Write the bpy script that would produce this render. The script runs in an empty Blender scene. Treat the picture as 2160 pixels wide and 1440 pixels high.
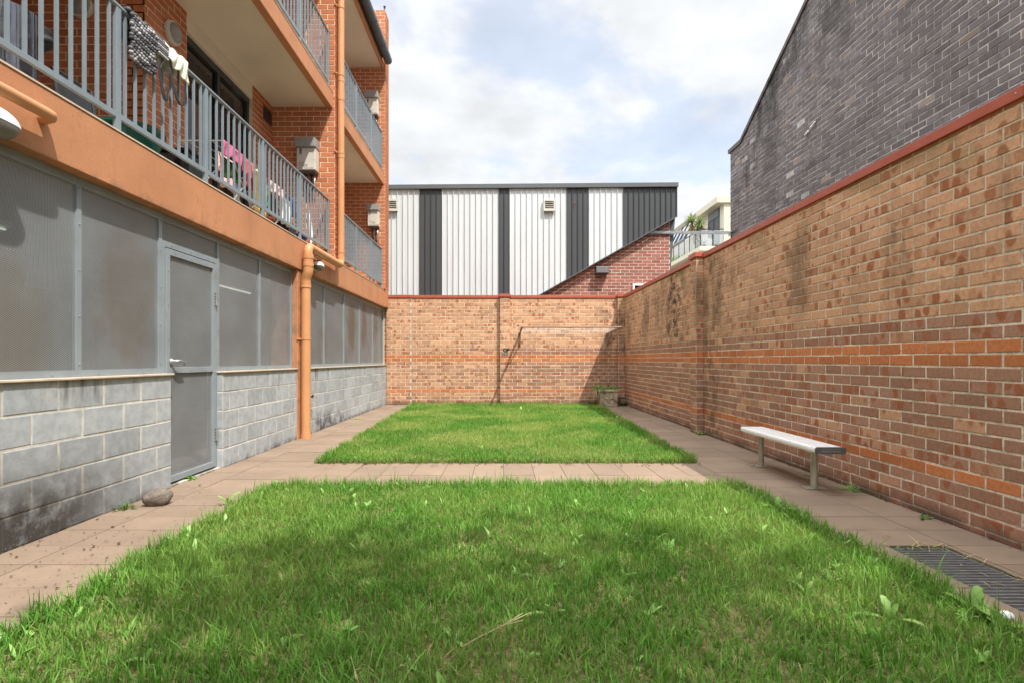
import bpy, bmesh, math, random
import numpy as np
from mathutils import Vector, Matrix, Euler

# ------------------------------------------------------------------ camera, sky, sun, exposure
SC = bpy.context.scene
COL = SC.collection
F, VX, VY, H = 1137.0, 1058.0, 758.0, 1.12        # measured from the photograph's perspective
cam_d = bpy.data.cameras.new('camera')
cam = bpy.data.objects.new('camera', cam_d)
COL.objects.link(cam)
cam.location = (0, 0, H)
cam.rotation_euler = (math.radians(90), 0, 0)
cam_d.sensor_width = 36.0
cam_d.lens = F / 2160 * 36
cam_d.shift_x = (1080 - VX) / 2160
cam_d.shift_y = (VY - 720) / 2160
cam_d.clip_start = 0.05
cam_d.clip_end = 2000
SC.camera = cam
SC.view_settings.view_transform = 'Standard'
SC.view_settings.look = 'None'
SC.view_settings.exposure = 1.08
SC.view_settings.gamma = 1.0
SC.cycles.use_denoising = True
SC.cycles.max_bounces = 8
SC.cycles.diffuse_bounces = 4
SC.cycles.glossy_bounces = 3
SC.cycles.transmission_bounces = 4
SC.cycles.transparent_max_bounces = 10
SC.cycles.sample_clamp_indirect = 6.0
SC.cycles.caustics_reflective = False
SC.cycles.caustics_refractive = False

SUN = Vector((0.40, -0.50, 1.0)).normalized()       # direction towards the sun
sun_d = bpy.data.lights.new('sun', 'SUN')
sun_d.energy = 3.0
sun_d.angle = math.radians(0.6)
sun_d.color = (1.0, 0.965, 0.905)
sun_o = bpy.data.objects.new('sun', sun_d)
COL.objects.link(sun_o)
sun_o.location = SUN * 60
sun_o.rotation_euler = SUN.to_track_quat('Z', 'Y').to_euler()

W = bpy.data.worlds.new('World')
SC.world = W
W.use_nodes = True
_t = W.node_tree
_t.nodes.clear()
def _wn(ty, **k):
    n = _t.nodes.new(ty)
    for a, b in k.items():
        setattr(n, a, b)
    return n
wo = _wn('ShaderNodeOutputWorld')
sky = _wn('ShaderNodeTexSky', sky_type='NISHITA', sun_disc=False)
sky.sun_elevation = math.asin(SUN.z)
sky.sun_rotation = math.atan2(SUN.x, SUN.y)
sky.air_density = 1.0
sky.dust_density = 1.2
bg1 = _wn('ShaderNodeBackground'); bg1.inputs[1].default_value = 0.135
_t.links.new(sky.outputs[0], bg1.inputs[0])
bg2 = _wn('ShaderNodeBackground')
bg2.inputs[0].default_value = (0.955, 0.975, 1.0, 1); bg2.inputs[1].default_value = 0.86
tc = _wn('ShaderNodeTexCoord')
sx = _wn('ShaderNodeSeparateXYZ'); _t.links.new(tc.outputs['Generated'], sx.inputs[0])
def _wm(op, a, b=None, c=None):
    n = _wn('ShaderNodeMath', operation=op)
    for i, v in enumerate((a, b, c)):
        if v is None: continue
        if isinstance(v, (int, float)): n.inputs[i].default_value = v
        else: _t.links.new(v, n.inputs[i])
    return n.outputs[0]
zz = _wm('ADD', _wm('MAXIMUM', sx.outputs[2], 0.0), 0.22)
cx = _wn('ShaderNodeCombineXYZ')
_t.links.new(_wm('DIVIDE', sx.outputs[0], zz), cx.inputs[0])
_t.links.new(_wm('DIVIDE', sx.outputs[1], zz), cx.inputs[1])
cx.inputs[2].default_value = 1.3
nz = _wn('ShaderNodeTexNoise'); nz.inputs['Scale'].default_value = 2.2
nz.inputs['Detail'].default_value = 9; nz.inputs['Roughness'].default_value = 0.56
nz.inputs['Distortion'].default_value = 0.25
_t.links.new(cx.outputs[0], nz.inputs['Vector'])
nz2 = _wn('ShaderNodeTexNoise'); nz2.inputs['Scale'].default_value = 5.0
nz2.inputs['Detail'].default_value = 8
_t.links.new(cx.outputs[0], nz2.inputs['Vector'])
rp = _wn('ShaderNodeMapRange'); rp.interpolation_type = 'SMOOTHSTEP'
_t.links.new(nz.outputs[0], rp.inputs[0])
rp.inputs[1].default_value = 0.38; rp.inputs[2].default_value = 0.53
rp.inputs[3].default_value = 0.60; rp.inputs[4].default_value = 1.0
# clouds thicken towards the horizon
hz = _wn('ShaderNodeMapRange'); _t.links.new(sx.outputs[2], hz.inputs[0])
hz.inputs[1].default_value = 0.10; hz.inputs[2].default_value = 0.42
hz.inputs[3].default_value = 1.0; hz.inputs[4].default_value = 0.0
fac = _wm('MAXIMUM', rp.outputs[0], _wm('MULTIPLY', hz.outputs[0], 0.92))
shade = _wn('ShaderNodeMapRange'); _t.links.new(nz2.outputs[0], shade.inputs[0])
shade.inputs[1].default_value = 0.3; shade.inputs[2].default_value = 0.7
shade.inputs[3].default_value = 0.415; shade.inputs[4].default_value = 0.53
# extra glow added to the sky overhead, out of view, to lift the fill
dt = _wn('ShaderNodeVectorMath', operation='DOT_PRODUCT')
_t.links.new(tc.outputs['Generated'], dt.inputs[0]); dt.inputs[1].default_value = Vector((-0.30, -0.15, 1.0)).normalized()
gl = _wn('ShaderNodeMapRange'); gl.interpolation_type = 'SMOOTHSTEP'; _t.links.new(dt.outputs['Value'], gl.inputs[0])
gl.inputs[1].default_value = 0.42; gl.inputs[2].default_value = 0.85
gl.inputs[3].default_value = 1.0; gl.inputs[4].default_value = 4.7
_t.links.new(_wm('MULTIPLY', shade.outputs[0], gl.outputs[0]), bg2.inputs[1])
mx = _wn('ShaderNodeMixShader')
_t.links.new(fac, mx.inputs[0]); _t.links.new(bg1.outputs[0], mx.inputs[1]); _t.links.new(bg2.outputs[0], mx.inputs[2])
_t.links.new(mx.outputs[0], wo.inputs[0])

random.seed(11)
rng = np.random.default_rng(5)
R = random.random
def U(a, b): return random.uniform(a, b)

def atY(x, y, Y): return Vector(((x - VX) * Y / F, Y, H - (y - VY) * Y / F))
def Yx(x, X): return F * X / (x - VX)               # depth of photo column x on the plane X
def onX(x, y, X):
    Y = Yx(x, X)
    return Vector((X, Y, H - (y - VY) * Y / F))

# ------------------------------------------------------------------ node helper
class NT:
    def __init__(s, name):
        s.m = bpy.data.materials.new(name)
        s.m.use_nodes = True
        s.t = s.m.node_tree
        s.t.nodes.clear()
        s.out = s.t.nodes.new('ShaderNodeOutputMaterial')
    def put(s, sock, v):
        if v is None: return
        if isinstance(v, bpy.types.NodeSocket): s.t.links.new(v, sock)
        elif isinstance(v, (tuple, list)) and sock.type == 'RGBA' and len(v) == 3: sock.default_value = (*v, 1)
        else: sock.default_value = v
    def n(s, ty, **k):
        n = s.t.nodes.new(ty)
        for a, b in k.items(): setattr(n, a, b)
        return n
    def math(s, op, a, b=None, c=None, clamp=False):
        n = s.n('ShaderNodeMath', operation=op, use_clamp=clamp)
        for i, v in enumerate((a, b, c)): s.put(n.inputs[i], v)
        return n.outputs[0]
    def mix(s, f, a, b, mode='MIX'):
        n = s.n('ShaderNodeMix', data_type='RGBA', blend_type=mode)
        s.put(n.inputs[0], f); s.put(n.inputs[6], a); s.put(n.inputs[7], b)
        return n.outputs[2]
    def noise(s, scale, vec=None, detail=3, rough=0.55, dist=0.0):
        n = s.n('ShaderNodeTexNoise')
        s.put(n.inputs['Vector'], vec if vec is not None else s.pos())
        s.put(n.inputs['Scale'], scale); s.put(n.inputs['Detail'], detail)
        s.put(n.inputs['Roughness'], rough); s.put(n.inputs['Distortion'], dist)
        return n.outputs[0]
    def vor(s, scale, vec=None, rnd=1.0):
        n = s.n('ShaderNodeTexVoronoi')
        s.put(n.inputs['Vector'], vec if vec is not None else s.pos())
        s.put(n.inputs['Scale'], scale); s.put(n.inputs['Randomness'], rnd)
        return n.outputs[0]
    def mr(s, x, a, b, c=0.0, d=1.0, smooth=True):
        n = s.n('ShaderNodeMapRange')
        if smooth: n.interpolation_type = 'SMOOTHSTEP'
        for i, v in enumerate((x, a, b, c, d)): s.put(n.inputs[i], v)
        return n.outputs[0]
    def pos(s):
        if not hasattr(s, '_p'): s._p = s.n('ShaderNodeNewGeometry').outputs['Position']
        return s._p
    def xyz(s, vec=None):
        n = s.n('ShaderNodeSeparateXYZ'); s.put(n.inputs[0], vec if vec is not None else s.pos())
        return n.outputs
    def comb(s, x, y, z):
        n = s.n('ShaderNodeCombineXYZ')
        for i, v in enumerate((x, y, z)): s.put(n.inputs[i], v)
        return n.outputs[0]
    def scalev(s, vec, sc):
        n = s.n('ShaderNodeVectorMath', operation='MULTIPLY')
        s.put(n.inputs[0], vec); n.inputs[1].default_value = sc
        return n.outputs[0]
    def attr(s, name):
        n = s.n('ShaderNodeAttribute'); n.attribute_name = name
        c = s.n('ShaderNodeSeparateColor'); s.t.links.new(n.outputs['Color'], c.inputs[0])
        return c.outputs
    def uv(s):
        return s.n('ShaderNodeUVMap').outputs[0]
    def bump(s, h, strength=0.3, dist=0.01):
        n = s.n('ShaderNodeBump')
        s.put(n.inputs['Strength'], strength); s.put(n.inputs['Distance'], dist); s.put(n.inputs['Height'], h)
        return n.outputs[0]
    def bsdf(s, col, rough=0.8, metal=0.0, normal=None, spec=0.4, **k):
        n = s.n('ShaderNodeBsdfPrincipled')
        s.put(n.inputs['Base Color'], col); s.put(n.inputs['Roughness'], rough); s.put(n.inputs['Metallic'], metal)
        s.put(n.inputs['Specular IOR Level'], spec)
        if normal is not None: s.put(n.inputs['Normal'], normal)
        for a, b in k.items(): s.put(n.inputs[a.replace('_', ' ')], b)
        return n.outputs[0]
    def done(s, sh):
        s.t.links.new(sh, s.out.inputs[0])
        return s.m

def simple(name, col, rough=0.7, metal=0.0, var=0.12, vs=6.0, bump=0.0, bs=120.0, spec=0.4, dirt=None, dirt_s=2.2):
    """plain material with uneven tone, fine bump and optional dirt blotches"""
    k = NT(name)
    f = k.mr(k.noise(vs, detail=5), 0.3, 0.7, 1 - var, 1 + var)
    c = k.mix(1.0, col, k.comb(f, f, f), 'MULTIPLY')
    if dirt:
        c = k.mix(k.mr(k.noise(dirt_s, detail=7, rough=0.65), 0.52, 0.75, 0, 0.8), c, dirt)
    nm = k.bump(k.noise(bs, detail=4), bump, 0.004) if bump else None
    r = k.mr(k.noise(vs * 2.7, detail=4), 0.3, 0.7, max(rough - .08, .05), min(rough + .08, 1))
    return k.done(k.bsdf(c, r, metal, nm, spec))

# ------------------------------------------------------------------ object helpers
def tag(o, label=None, cat=None, group=None, kind=None):
    if label: o['label'] = label
    if cat: o['category'] = cat
    if group: o['group'] = group
    if kind: o['kind'] = kind
    return o

def empty(name, loc=(0, 0, 0), label=None, cat=None, group=None, rz=0.0):
    o = bpy.data.objects.new(name, None)
    COL.objects.link(o)
    o.empty_display_size = 0.1
    o.location = loc
    o.rotation_euler = (0, 0, rz)
    return tag(o, label, cat, group)

def world_off(p):
    v = Vector((0, 0, 0))
    while p is not None:
        v += Vector(p.location)
        p = p.parent
    return v

def copy_tree(o, parent=None):
    c = o.copy()
    COL.objects.link(c)
    if parent is not None:
        c.parent = parent
    for ch in list(o.children):
        copy_tree(ch, c)
    return c

class MB:
    """collects shapes in world coordinates; build() links them as ONE mesh object"""
    def __init__(s):
        s.v = []; s.f = []; s.mi = []; s.at = []; s.uv = []
        s.has = False
    def add(s, vs, fs, mi=0, at=None, uvs=None):
        b = len(s.v)
        s.v += [tuple(x) for x in vs]
        for q in fs:
            s.f.append([b + i for i in q]); s.mi.append(mi)
            s.at.append(at or (0, 0, 0, 1))
            s.uv += [(uvs[i] if uvs else (0, 0)) for i in q]
        if at: s.has = True
        return s
    def box(s, x0, x1, y0, y1, z0, z1, mi=0, at=None):
        vs = [(x0, y0, z0), (x1, y0, z0), (x1, y1, z0), (x0, y1, z0), (x0, y0, z1), (x1, y0, z1), (x1, y1, z1), (x0, y1, z1)]
        return s.add(vs, [(0, 3, 2, 1), (4, 5, 6, 7), (0, 1, 5, 4), (1, 2, 6, 5), (2, 3, 7, 6), (3, 0, 4, 7)], mi, at)
    def quad(s, a, b, c, d, mi=0, at=None):
        return s.add([a, b, c, d], [(0, 1, 2, 3)], mi, at)
    def prism(s, pts, d, mi=0, at=None):
        """polygon pts (3D, planar) pushed along vector d"""
        n = len(pts); d = Vector(d)
        vs = [Vector(p) for p in pts] + [Vector(p) + d for p in pts]
        fs = [tuple(range(n - 1, -1, -1)), tuple(range(n, 2 * n))]
        fs += [(i, (i + 1) % n, n + (i + 1) % n, n + i) for i in range(n)]
        return s.add(vs, fs, mi, at)
    def tube(s, path, r, seg=12, cap=True, mi=0, at=None, flat=None):
        path = [Vector(p) for p in path]
        n = len(path)
        rs = r if isinstance(r, (list, tuple)) else [r] * n
        vs = []; prev = None
        for i, p in enumerate(path):
            if i == 0: t = path[1] - p
            elif i == n - 1: t = p - path[i - 1]
            else: t = (path[i + 1] - p).normalized() + (p - path[i - 1]).normalized()
            t.normalize()
            if prev is None:
                a = Vector((0, 0, 1)) if abs(t.z) < .9 else Vector((1, 0, 0))
                u = t.cross(a).normalized()
            else:
                u = (prev - t * prev.dot(t)).normalized()
            prev = u
            w = t.cross(u)
            for k in range(seg):
                an = 2 * math.pi * k / seg
                vs.append(p + u * math.cos(an) * rs[i] + w * math.sin(an) * rs[i] * (flat or 1))
        fs = []
        for i in range(n - 1):
            for k in range(seg):
                a = i * seg + k; b = i * seg + (k + 1) % seg
                fs.append((a, b, b + seg, a + seg))
        if cap:
            fs.append(tuple(range(seg - 1, -1, -1)))
            fs.append(tuple(range((n - 1) * seg, n * seg)))
        return s.add(vs, fs, mi, at)
    def bar(s, a, b, w, h, up=(0, 0, 1), mi=0):
        """rectangular bar from a to b"""
        a = Vector(a); b = Vector(b); t = (b - a).normalized()
        u = t.cross(Vector(up)).normalized() * w / 2
        v = u.cross(t).normalized() * h / 2
        vs = [a - u - v, a + u - v, a + u + v, a - u + v, b - u - v, b + u - v, b + u + v, b - u + v]
        return s.add(vs, [(0, 1, 2, 3), (7, 6, 5, 4), (1, 0, 4, 5), (2, 1, 5, 6), (3, 2, 6, 7), (0, 3, 7, 4)], mi)
    def lathe(s, c, prof, seg=24, axis='Z', mi=0, at=None):
        """prof = [(radius, height)] turned about an axis through c"""
        c = Vector(c); vs = []
        for r, h in prof:
            for k in range(seg):
                a = 2 * math.pi * k / seg
                x, y = r * math.cos(a), r * math.sin(a)
                vs.append(c + {'Z': Vector((x, y, h)), 'X': Vector((h, x, y)), 'Y': Vector((y, h, x))}[axis])
        fs = []
        for i in range(len(prof) - 1):
            for k in range(seg):
                a = i * seg + k; b = i * seg + (k + 1) % seg
                fs.append((a, b, b + seg, a + seg))
        fs.append(tuple(range(seg - 1, -1, -1)))
        fs.append(tuple(range((len(prof) - 1) * seg, len(prof) * seg)))
        return s.add(vs, fs, mi, at)
    def blob(s, c, rx, ry, rz, n=8, m=6, mi=0, at=None, rot=None):
        c = Vector(c); vs = []
        for i in range(1, m):
            th = math.pi * i / m
            for k in range(n):
                a = 2 * math.pi * k / n
                p = Vector((rx * math.sin(th) * math.cos(a), ry * math.sin(th) * math.sin(a), rz * math.cos(th)))
                if rot is not None: p = rot @ p
                vs.append(c + p)
        top = Vector((0, 0, rz)); bot = Vector((0, 0, -rz))
        if rot is not None: top = rot @ top; bot = rot @ bot
        vs += [c + top, c + bot]
        fs = []
        for i in range(m - 2):
            for k in range(n):
                a = i * n + k; b = i * n + (k + 1) % n
                fs.append((a, a + n, b + n, b))
        T, B = (m - 1) * n, (m - 1) * n + 1
        for k in range(n):
            fs.append((T, k, (k + 1) % n)); fs.append((B, (m - 2) * n + (k + 1) % n, (m - 2) * n + k))
        return s.add(vs, fs, mi, at)
    def build(s, name, mats, parent=None, smooth=False, bevel=0.0, fix=False, sub=0, solid=0.0, auto=None):
        me = bpy.data.meshes.new(name)
        off = world_off(parent) if parent is not None else Vector((0, 0, 0))
        me.from_pydata([(x - off.x, y - off.y, z - off.z) for x, y, z in s.v], [], s.f)
        for m in (mats if isinstance(mats, (list, tuple)) else [mats]): me.materials.append(m)
        me.polygons.foreach_set('material_index', s.mi)
        if s.has:
            a = me.attributes.new('bk', 'FLOAT_COLOR', 'FACE')
            a.data.foreach_set('color', [x for q in s.at for x in (q if len(q) == 4 else (*q, 1))])
            uvl = me.uv_layers.new(name='UVMap')
            uvl.data.foreach_set('uv', [x for q in s.uv for x in q])
        if fix:
            bm = bmesh.new(); bm.from_mesh(me)
            bmesh.ops.recalc_face_normals(bm, faces=bm.faces); bm.to_mesh(me); bm.free()
        me.polygons.foreach_set('use_smooth', [bool(smooth)] * len(me.polygons))
        me.update()
        o = bpy.data.objects.new(name, me)
        COL.objects.link(o)
        if parent is not None: o.parent = parent
        if solid:
            md = o.modifiers.new('solid', 'SOLIDIFY'); md.thickness = solid; md.offset = 0
        if bevel:
            md = o.modifiers.new('bevel', 'BEVEL'); md.width = bevel; md.segments = 2; md.limit_method = 'ANGLE'
            md.angle_limit = math.radians(40)
        if sub:
            md = o.modifiers.new('sub', 'SUBSURF'); md.levels = sub; md.render_levels = sub
        if auto is not None:
            try:
                me.set_sharp_from_angle(angle=math.radians(auto))
            except Exception:
                pass
        return o

def bricks(mb, o, u, nrm, width, z0, z1, zb, cls, L=0.24, CH=0.086, m=0.010, dp=0.004, ph=0.0, top=None, jit=0.0012, half=0.5, mortar=True, ch=0.003, long_bricks=0.0):
    """real brick faces on a plane: o = origin (at z = 0), u = direction along the wall, nrm = outward normal.
    cls(row, u) -> class 0..1 or None; top(u) -> sloping upper limit.  Slot 0 = brick, slot 1 = mortar"""
    o = Vector(o); u = Vector(u); nrm = Vector(nrm)
    Z = Vector((0, 0, 1))
    flip = u.cross(Z).dot(nrm) < 0
    r0 = int(math.floor((z0 - zb) / CH)); r1 = int(math.ceil((z1 - zb) / CH))
    for r in range(r0, r1):
        a = max(zb + r * CH + m / 2, z0); b = min(zb + (r + 1) * CH - m / 2, z1)
        if b - a < 0.008: continue
        off = ph + (half * L if r % 2 else 0.0)
        i0 = int(math.floor((0 - off) / L)) - 1
        i1 = int(math.ceil((width - off) / L)) + 1
        for i in range(i0, i1):
            f0 = off + i * L + m / 2; f1 = off + (i + 1) * L - m / 2
            c0 = max(f0, 0.0); c1 = min(f1, width)
            if c1 - c0 < 0.02: continue
            c = cls(r, (c0 + c1) / 2)
            if c is None: continue
            ta = tb = b
            if top is not None:
                ta = min(b, top(c0)); tb = min(b, top(c1))
                if max(ta, tb) < a + 0.012: continue
                ta = max(ta, a + .004); tb = max(tb, a + .004)
            j = [random.gauss(0, jit) for _ in range(5)]
            cc0 = c0 + j[0] if c0 > 0 else c0; cc1 = c1 + j[1] if c1 < width else c1
            aa, ba, bb = a + j[2], ta + j[3], tb + j[3]
            d = dp + j[4] * 0.6
            back = [(cc0, aa), (cc1, aa), (cc1, bb), (cc0, ba)]
            q = lambda: ch * U(.6, 1.9)
            fr = [(cc0 + q(), aa + q()), (cc1 - q(), aa + q()), (cc1 - q(), bb - q()), (cc0 + q(), ba - q())]
            vs = [o + u * p + Z * q - nrm * 0.001 for p, q in back] + [o + u * p + Z * q + nrm * d for p, q in fr]
            uvs = [(p - f0, q - a) for p, q in back + fr]
            fs = [(4, 5, 6, 7), (0, 1, 5, 4), (1, 2, 6, 5), (2, 3, 7, 6), (3, 0, 4, 7)]
            if flip: fs = [tuple(reversed(q)) for q in fs]
            mb.add(vs, fs, 0, (R(), c, R(), 1), uvs)
    if mortar:
        q = [o + Z * z0, o + u * width + Z * z0, o + u * width + Z * (z1 if top is None else min(z1, top(width))),
             o + Z * (z1 if top is None else min(z1, top(0.0)))]
        if flip: q.reverse()
        mb.add(q, [(0, 1, 2, 3)], 1, (R(), 0, 0, 1))
    return mb
# ------------------------------------------------------------------ materials
def brick_mat(name, tan, brown, orange, spot, spot_amt, speck=0.5, mott=0.16, grime=None, odd=None):
    k = NT(name)
    a = k.attr('bk')
    r1, cl, r2 = a[0], a[1], a[2]
    base = k.mix(k.mr(cl, 0.2, 0.4), tan, brown)
    base = k.mix(k.mr(cl, 0.7, 0.9), base, orange)
    tone = k.mr(r1, 0, 1, 1 - mott * 1.3, 1 + mott, smooth=False)
    base = k.mix(1.0, base, k.comb(tone, k.math('POWER', tone, 1.08), k.math('POWER', tone, 1.15)), 'MULTIPLY')
    if odd:
        base = k.mix(k.mr(r2, odd[0], odd[0] + .02), base, odd[1])
    pos = k.pos()
    # fired spots: a few round patches on most faces
    if spot_amt > 0:
        uvv = k.uv()
        sh = k.n('ShaderNodeVectorMath', operation='ADD')
        k.put(sh.inputs[0], uvv); k.put(sh.inputs[1], k.comb(k.math('MULTIPLY', r1, 37.0), k.math('MULTIPLY', r2, 11.0), 0.0))
        wob = k.n('ShaderNodeVectorMath', operation='ADD')
        nn = k.n('ShaderNodeTexNoise'); nn.inputs['Scale'].default_value = 30.0
        k.put(nn.inputs['Vector'], sh.outputs[0])
        k.put(wob.inputs[0], k.scalev(sh.outputs[0], (1.0, 0.62, 1.0)))
        k.put(wob.inputs[1], k.scalev(nn.outputs['Color'], (0.012, 0.012, 0.0)))
        vd = k.vor(11.5, wob.outputs[0], 0.85)
        sm = k.mr(vd, 0.38, 0.54, 1.0, 0.0)
        vb = k.n('ShaderNodeTexVoronoi'); k.put(vb.inputs['Vector'], wob.outputs[0]); vb.inputs['Scale'].default_value = 11.5; vb.inputs['Randomness'].default_value = .85
        vc = k.n('ShaderNodeSeparateColor'); k.t.links.new(vb.outputs['Color'], vc.inputs[0])
        some = k.mr(vc.outputs[0], k.mr(r2, 0, 1, -0.1, 0.8, smooth=False), 1.01, 0, 1)
        sm = k.math('MULTIPLY', sm, k.math('POWER', k.math('MAXIMUM', some, 0.0001), 0.35))
        sm = k.math('MULTIPLY', sm, k.mr(cl, 0.7, 0.9, spot_amt, 0.0))
        base = k.mix(sm, base, spot)
    n1 = k.noise(420.0, pos, detail=3, rough=0.7)
    spk = k.mr(n1, 0.62, 0.74, 0.0, speck)
    spk = k.math('MULTIPLY', spk, k.mr(cl, 0.7, 0.9, 1.0, 0.15))
    base = k.mix(spk, base, (0.05, 0.025, 0.015))
    n2 = k.noise(38.0, pos, detail=5, rough=0.65)
    t2 = k.mr(n2, 0.3, 0.7, 0.86, 1.12)
    base = k.mix(1.0, base, k.comb(t2, t2, t2), 'MULTIPLY')
    if grime:
        base = grime(k, base)
    h = k.math('ADD', k.math('MULTIPLY', n2, 0.6), k.math('MULTIPLY', n1, 0.5))
    return k.done(k.bsdf(base, 0.86, 0, k.bump(h, 0.45, 0.004), 0.25))

def mortar_mat(name, col, grime=None, var=0.15):
    k = NT(name)
    f = k.mr(k.noise(9.0, detail=6, rough=.7), 0.3, 0.7, 1 - var, 1 + var)
    c = k.mix(1.0, col, k.comb(f, f, f), 'MULTIPLY')
    if grime: c = grime(k, c)
    return k.done(k.bsdf(c, 0.95, 0, k.bump(k.noise(260.0), 0.5, 0.004), 0.1))

def yard_grime(k, c):
    """mildew streaks, moss under the coping, lime bloom low on the side wall"""
    o = k.xyz(); x, y, z = o[0], o[1], o[2]
    side = k.mr(x, 2.85, 2.95)
    st = k.noise(1.0, k.comb(k.math('MULTIPLY', x, 1.2), k.math('MULTIPLY', y, 1.7), k.math('MULTIPLY', z, 0.55)), detail=6, rough=.68)
    m1 = k.math('MULTIPLY', k.mr(st, 0.45, 0.64, 0, 0.9), k.math('MULTIPLY', k.mr(z, 1.25, 1.9), k.mr(z, 2.6, 2.2, 0, 1)))
    # the run of black mildew beyond the pier
    run = k.math('MULTIPLY', k.mr(k.math('ABSOLUTE', k.math('SUBTRACT', y, 9.55)), 0.95, 0.05, 0, 1), k.mr(z, 1.25, 1.6))
    run = k.math('MULTIPLY', k.math('MULTIPLY', run, k.mr(k.noise(7.0, detail=6, rough=.7), .42, .62)), k.mr(x, 2.9, 3.0))
    pier = k.math('MULTIPLY', k.mr(k.math('ABSOLUTE', k.math('SUBTRACT', y, 7.85)), 0.55, 0.0, 0, 1), k.math('MULTIPLY', k.mr(x, 2.9, 3.0), k.mr(k.noise(5.0, detail=6), .45, .65, 0, .75)))
    c = k.mix(k.math('MULTIPLY', side, k.math('MULTIPLY', m1, .72)), c, (0.075, 0.052, 0.024))
    c = k.mix(k.math('MULTIPLY', run, .92), c, (0.028, 0.022, 0.014))
    c = k.mix(k.math('MULTIPLY', pier, .8), c, (0.05, 0.038, 0.022))
    # green algae in the top courses
    al = k.math('MULTIPLY', k.mr(z, 2.25, 2.6), k.mr(k.noise(1.6, detail=5), .46, .64, 0, .55))
    c = k.mix(k.math('MULTIPLY', al, side), c, (0.16, 0.15, 0.04))
    # corner behind the planter
    cor = k.math('MULTIPLY', k.mr(x, 2.2, 2.9), k.mr(k.noise(2.4, detail=6, rough=.65), .47, .66, 0, .7))
    cor = k.math('MULTIPLY', cor, k.mr(y, 13.2, 13.35))
    c = k.mix(cor, c, (0.05, 0.035, 0.02))
    # lime bloom
    lb = k.math('MULTIPLY', k.mr(z, 1.05, .6), k.mr(k.noise(4.2, k.comb(x, k.math('MULTIPLY', y, .8), z), detail=6, rough=.65), .60, .74, 0, .55))
    lb = k.math('MULTIPLY', lb, k.mr(y, 9.2, 7.5))
    c = k.mix(k.math('MULTIPLY', lb, side), c, (0.42, 0.38, 0.34))
    # damp foot
    c = k.mix(k.math('MULTIPLY', k.mr(z, .14, .0), k.mr(k.noise(3.0, detail=5), .3, .6, .2, .85)), c, (0.06, 0.045, 0.03))
    return c

def dark_grime(k, c):
    o = k.xyz(); x, y, z = o[0], o[1], o[2]
    st = k.noise(1.0, k.comb(x, k.math('MULTIPLY', y, 1.3), k.math('MULTIPLY', z, .6)), detail=7, rough=.7)
    top = k.math('ADD', 5.83, k.math('MULTIPLY', .539, k.math('SUBTRACT', 11.7, y)))
    near = k.mr(k.math('SUBTRACT', top, z), 2.2, .1, 0.25, 1)
    return k.mix(k.math('MULTIPLY', k.mr(st, .46, .64, 0, .85), near), c, (0.022, 0.02, 0.02))

M = {}
M['tan'] = brick_mat('tan_brick', (.560, .315, .180), (.360, .192, .126), (.51, .180, .070), (.325, .108, .044), .92, .75, .13, yard_grime)
M['tan_mortar'] = mortar_mat('tan_mortar', (.64, .57, .45), yard_grime)
def side_joint(k, c):
    z = k.xyz()[2]
    c = k.mix(k.mr(z, 1.34, 1.46), c, (.68, .60, .46))
    c = k.mix(k.mr(k.noise(26.0, detail=6, rough=.7), .46, .66, 0, .7), c, (.30, .25, .18))
    return yard_grime(k, c)
M['side_mortar'] = mortar_mat('side_wall_mortar', (.76, .68, .55), side_joint)
M['red'] = brick_mat('orange_red_brick', (.47, .165, .072), (.40, .12, .045), (.5, .16, .06), (.3, .08, .03), 0, .25, .10)
M['red_mortar'] = mortar_mat('pale_mortar', (.70, .56, .42))
M['gable'] = brick_mat('blue_grey_brick', (.160, .145, .144), (.132, .118, .120), (.235, .185, .150), (.08, .07, .07), .4, .4, .13, dark_grime, odd=None)
M['gable_mortar'] = mortar_mat('gable_mortar', (.37, .345, .32), dark_grime, .3)
M['shed'] = brick_mat('plum_red_brick', (.305, .120, .086), (.3, .1, .07), (.3, .1, .06), (.2, .06, .05), 0, .3, .16)
M['shed_mortar'] = mortar_mat('cream_mortar', (.55, .48, .40))

def mould(k, base):
    o = k.xyz(); y, z = o[1], o[2]
    m1 = k.math('MULTIPLY', k.mr(z, .66, .08), k.mr(y, 4.75, 3.2))
    m1 = k.math('MULTIPLY', m1, k.mr(k.noise(5.2, detail=9, rough=.68), .26, .60, .45, 1.1))
    m2 = k.math('MULTIPLY', k.mr(z, .42, .04), k.math('MULTIPLY', k.mr(y, 8.0, 8.5), k.mr(y, 10.4, 9.4)))
    m2 = k.math('MULTIPLY', m2, k.mr(k.noise(4.0, detail=8, rough=.7), .40, .6, .0, .9))
    m3 = k.math('MULTIPLY', k.mr(z, .10, .0), k.mr(k.noise(3.3, detail=7, rough=.7), .38, .6, 0, .75))
    m = k.math('MINIMUM', k.math('MAXIMUM', m3, k.math('MAXIMUM', m1, m2)), .93)
    base = k.mix(m, base, (.036, .030, .023))
    fl = k.math('MULTIPLY', k.mr(k.noise(95.0, detail=2), .68, .74), m)
    base = k.mix(k.math('MULTIPLY', fl, .7), base, (.5, .47, .42))
    run = k.noise(1.0, k.comb(0.0, k.math('MULTIPLY', y, 4.6), k.math('MULTIPLY', z, .8)), detail=4, rough=.6)
    return k.mix(k.math('MULTIPLY', k.mr(run, .54, .68, 0, .85), k.mr(z, .70, .95)), base, (.12, .10, .08))
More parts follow.
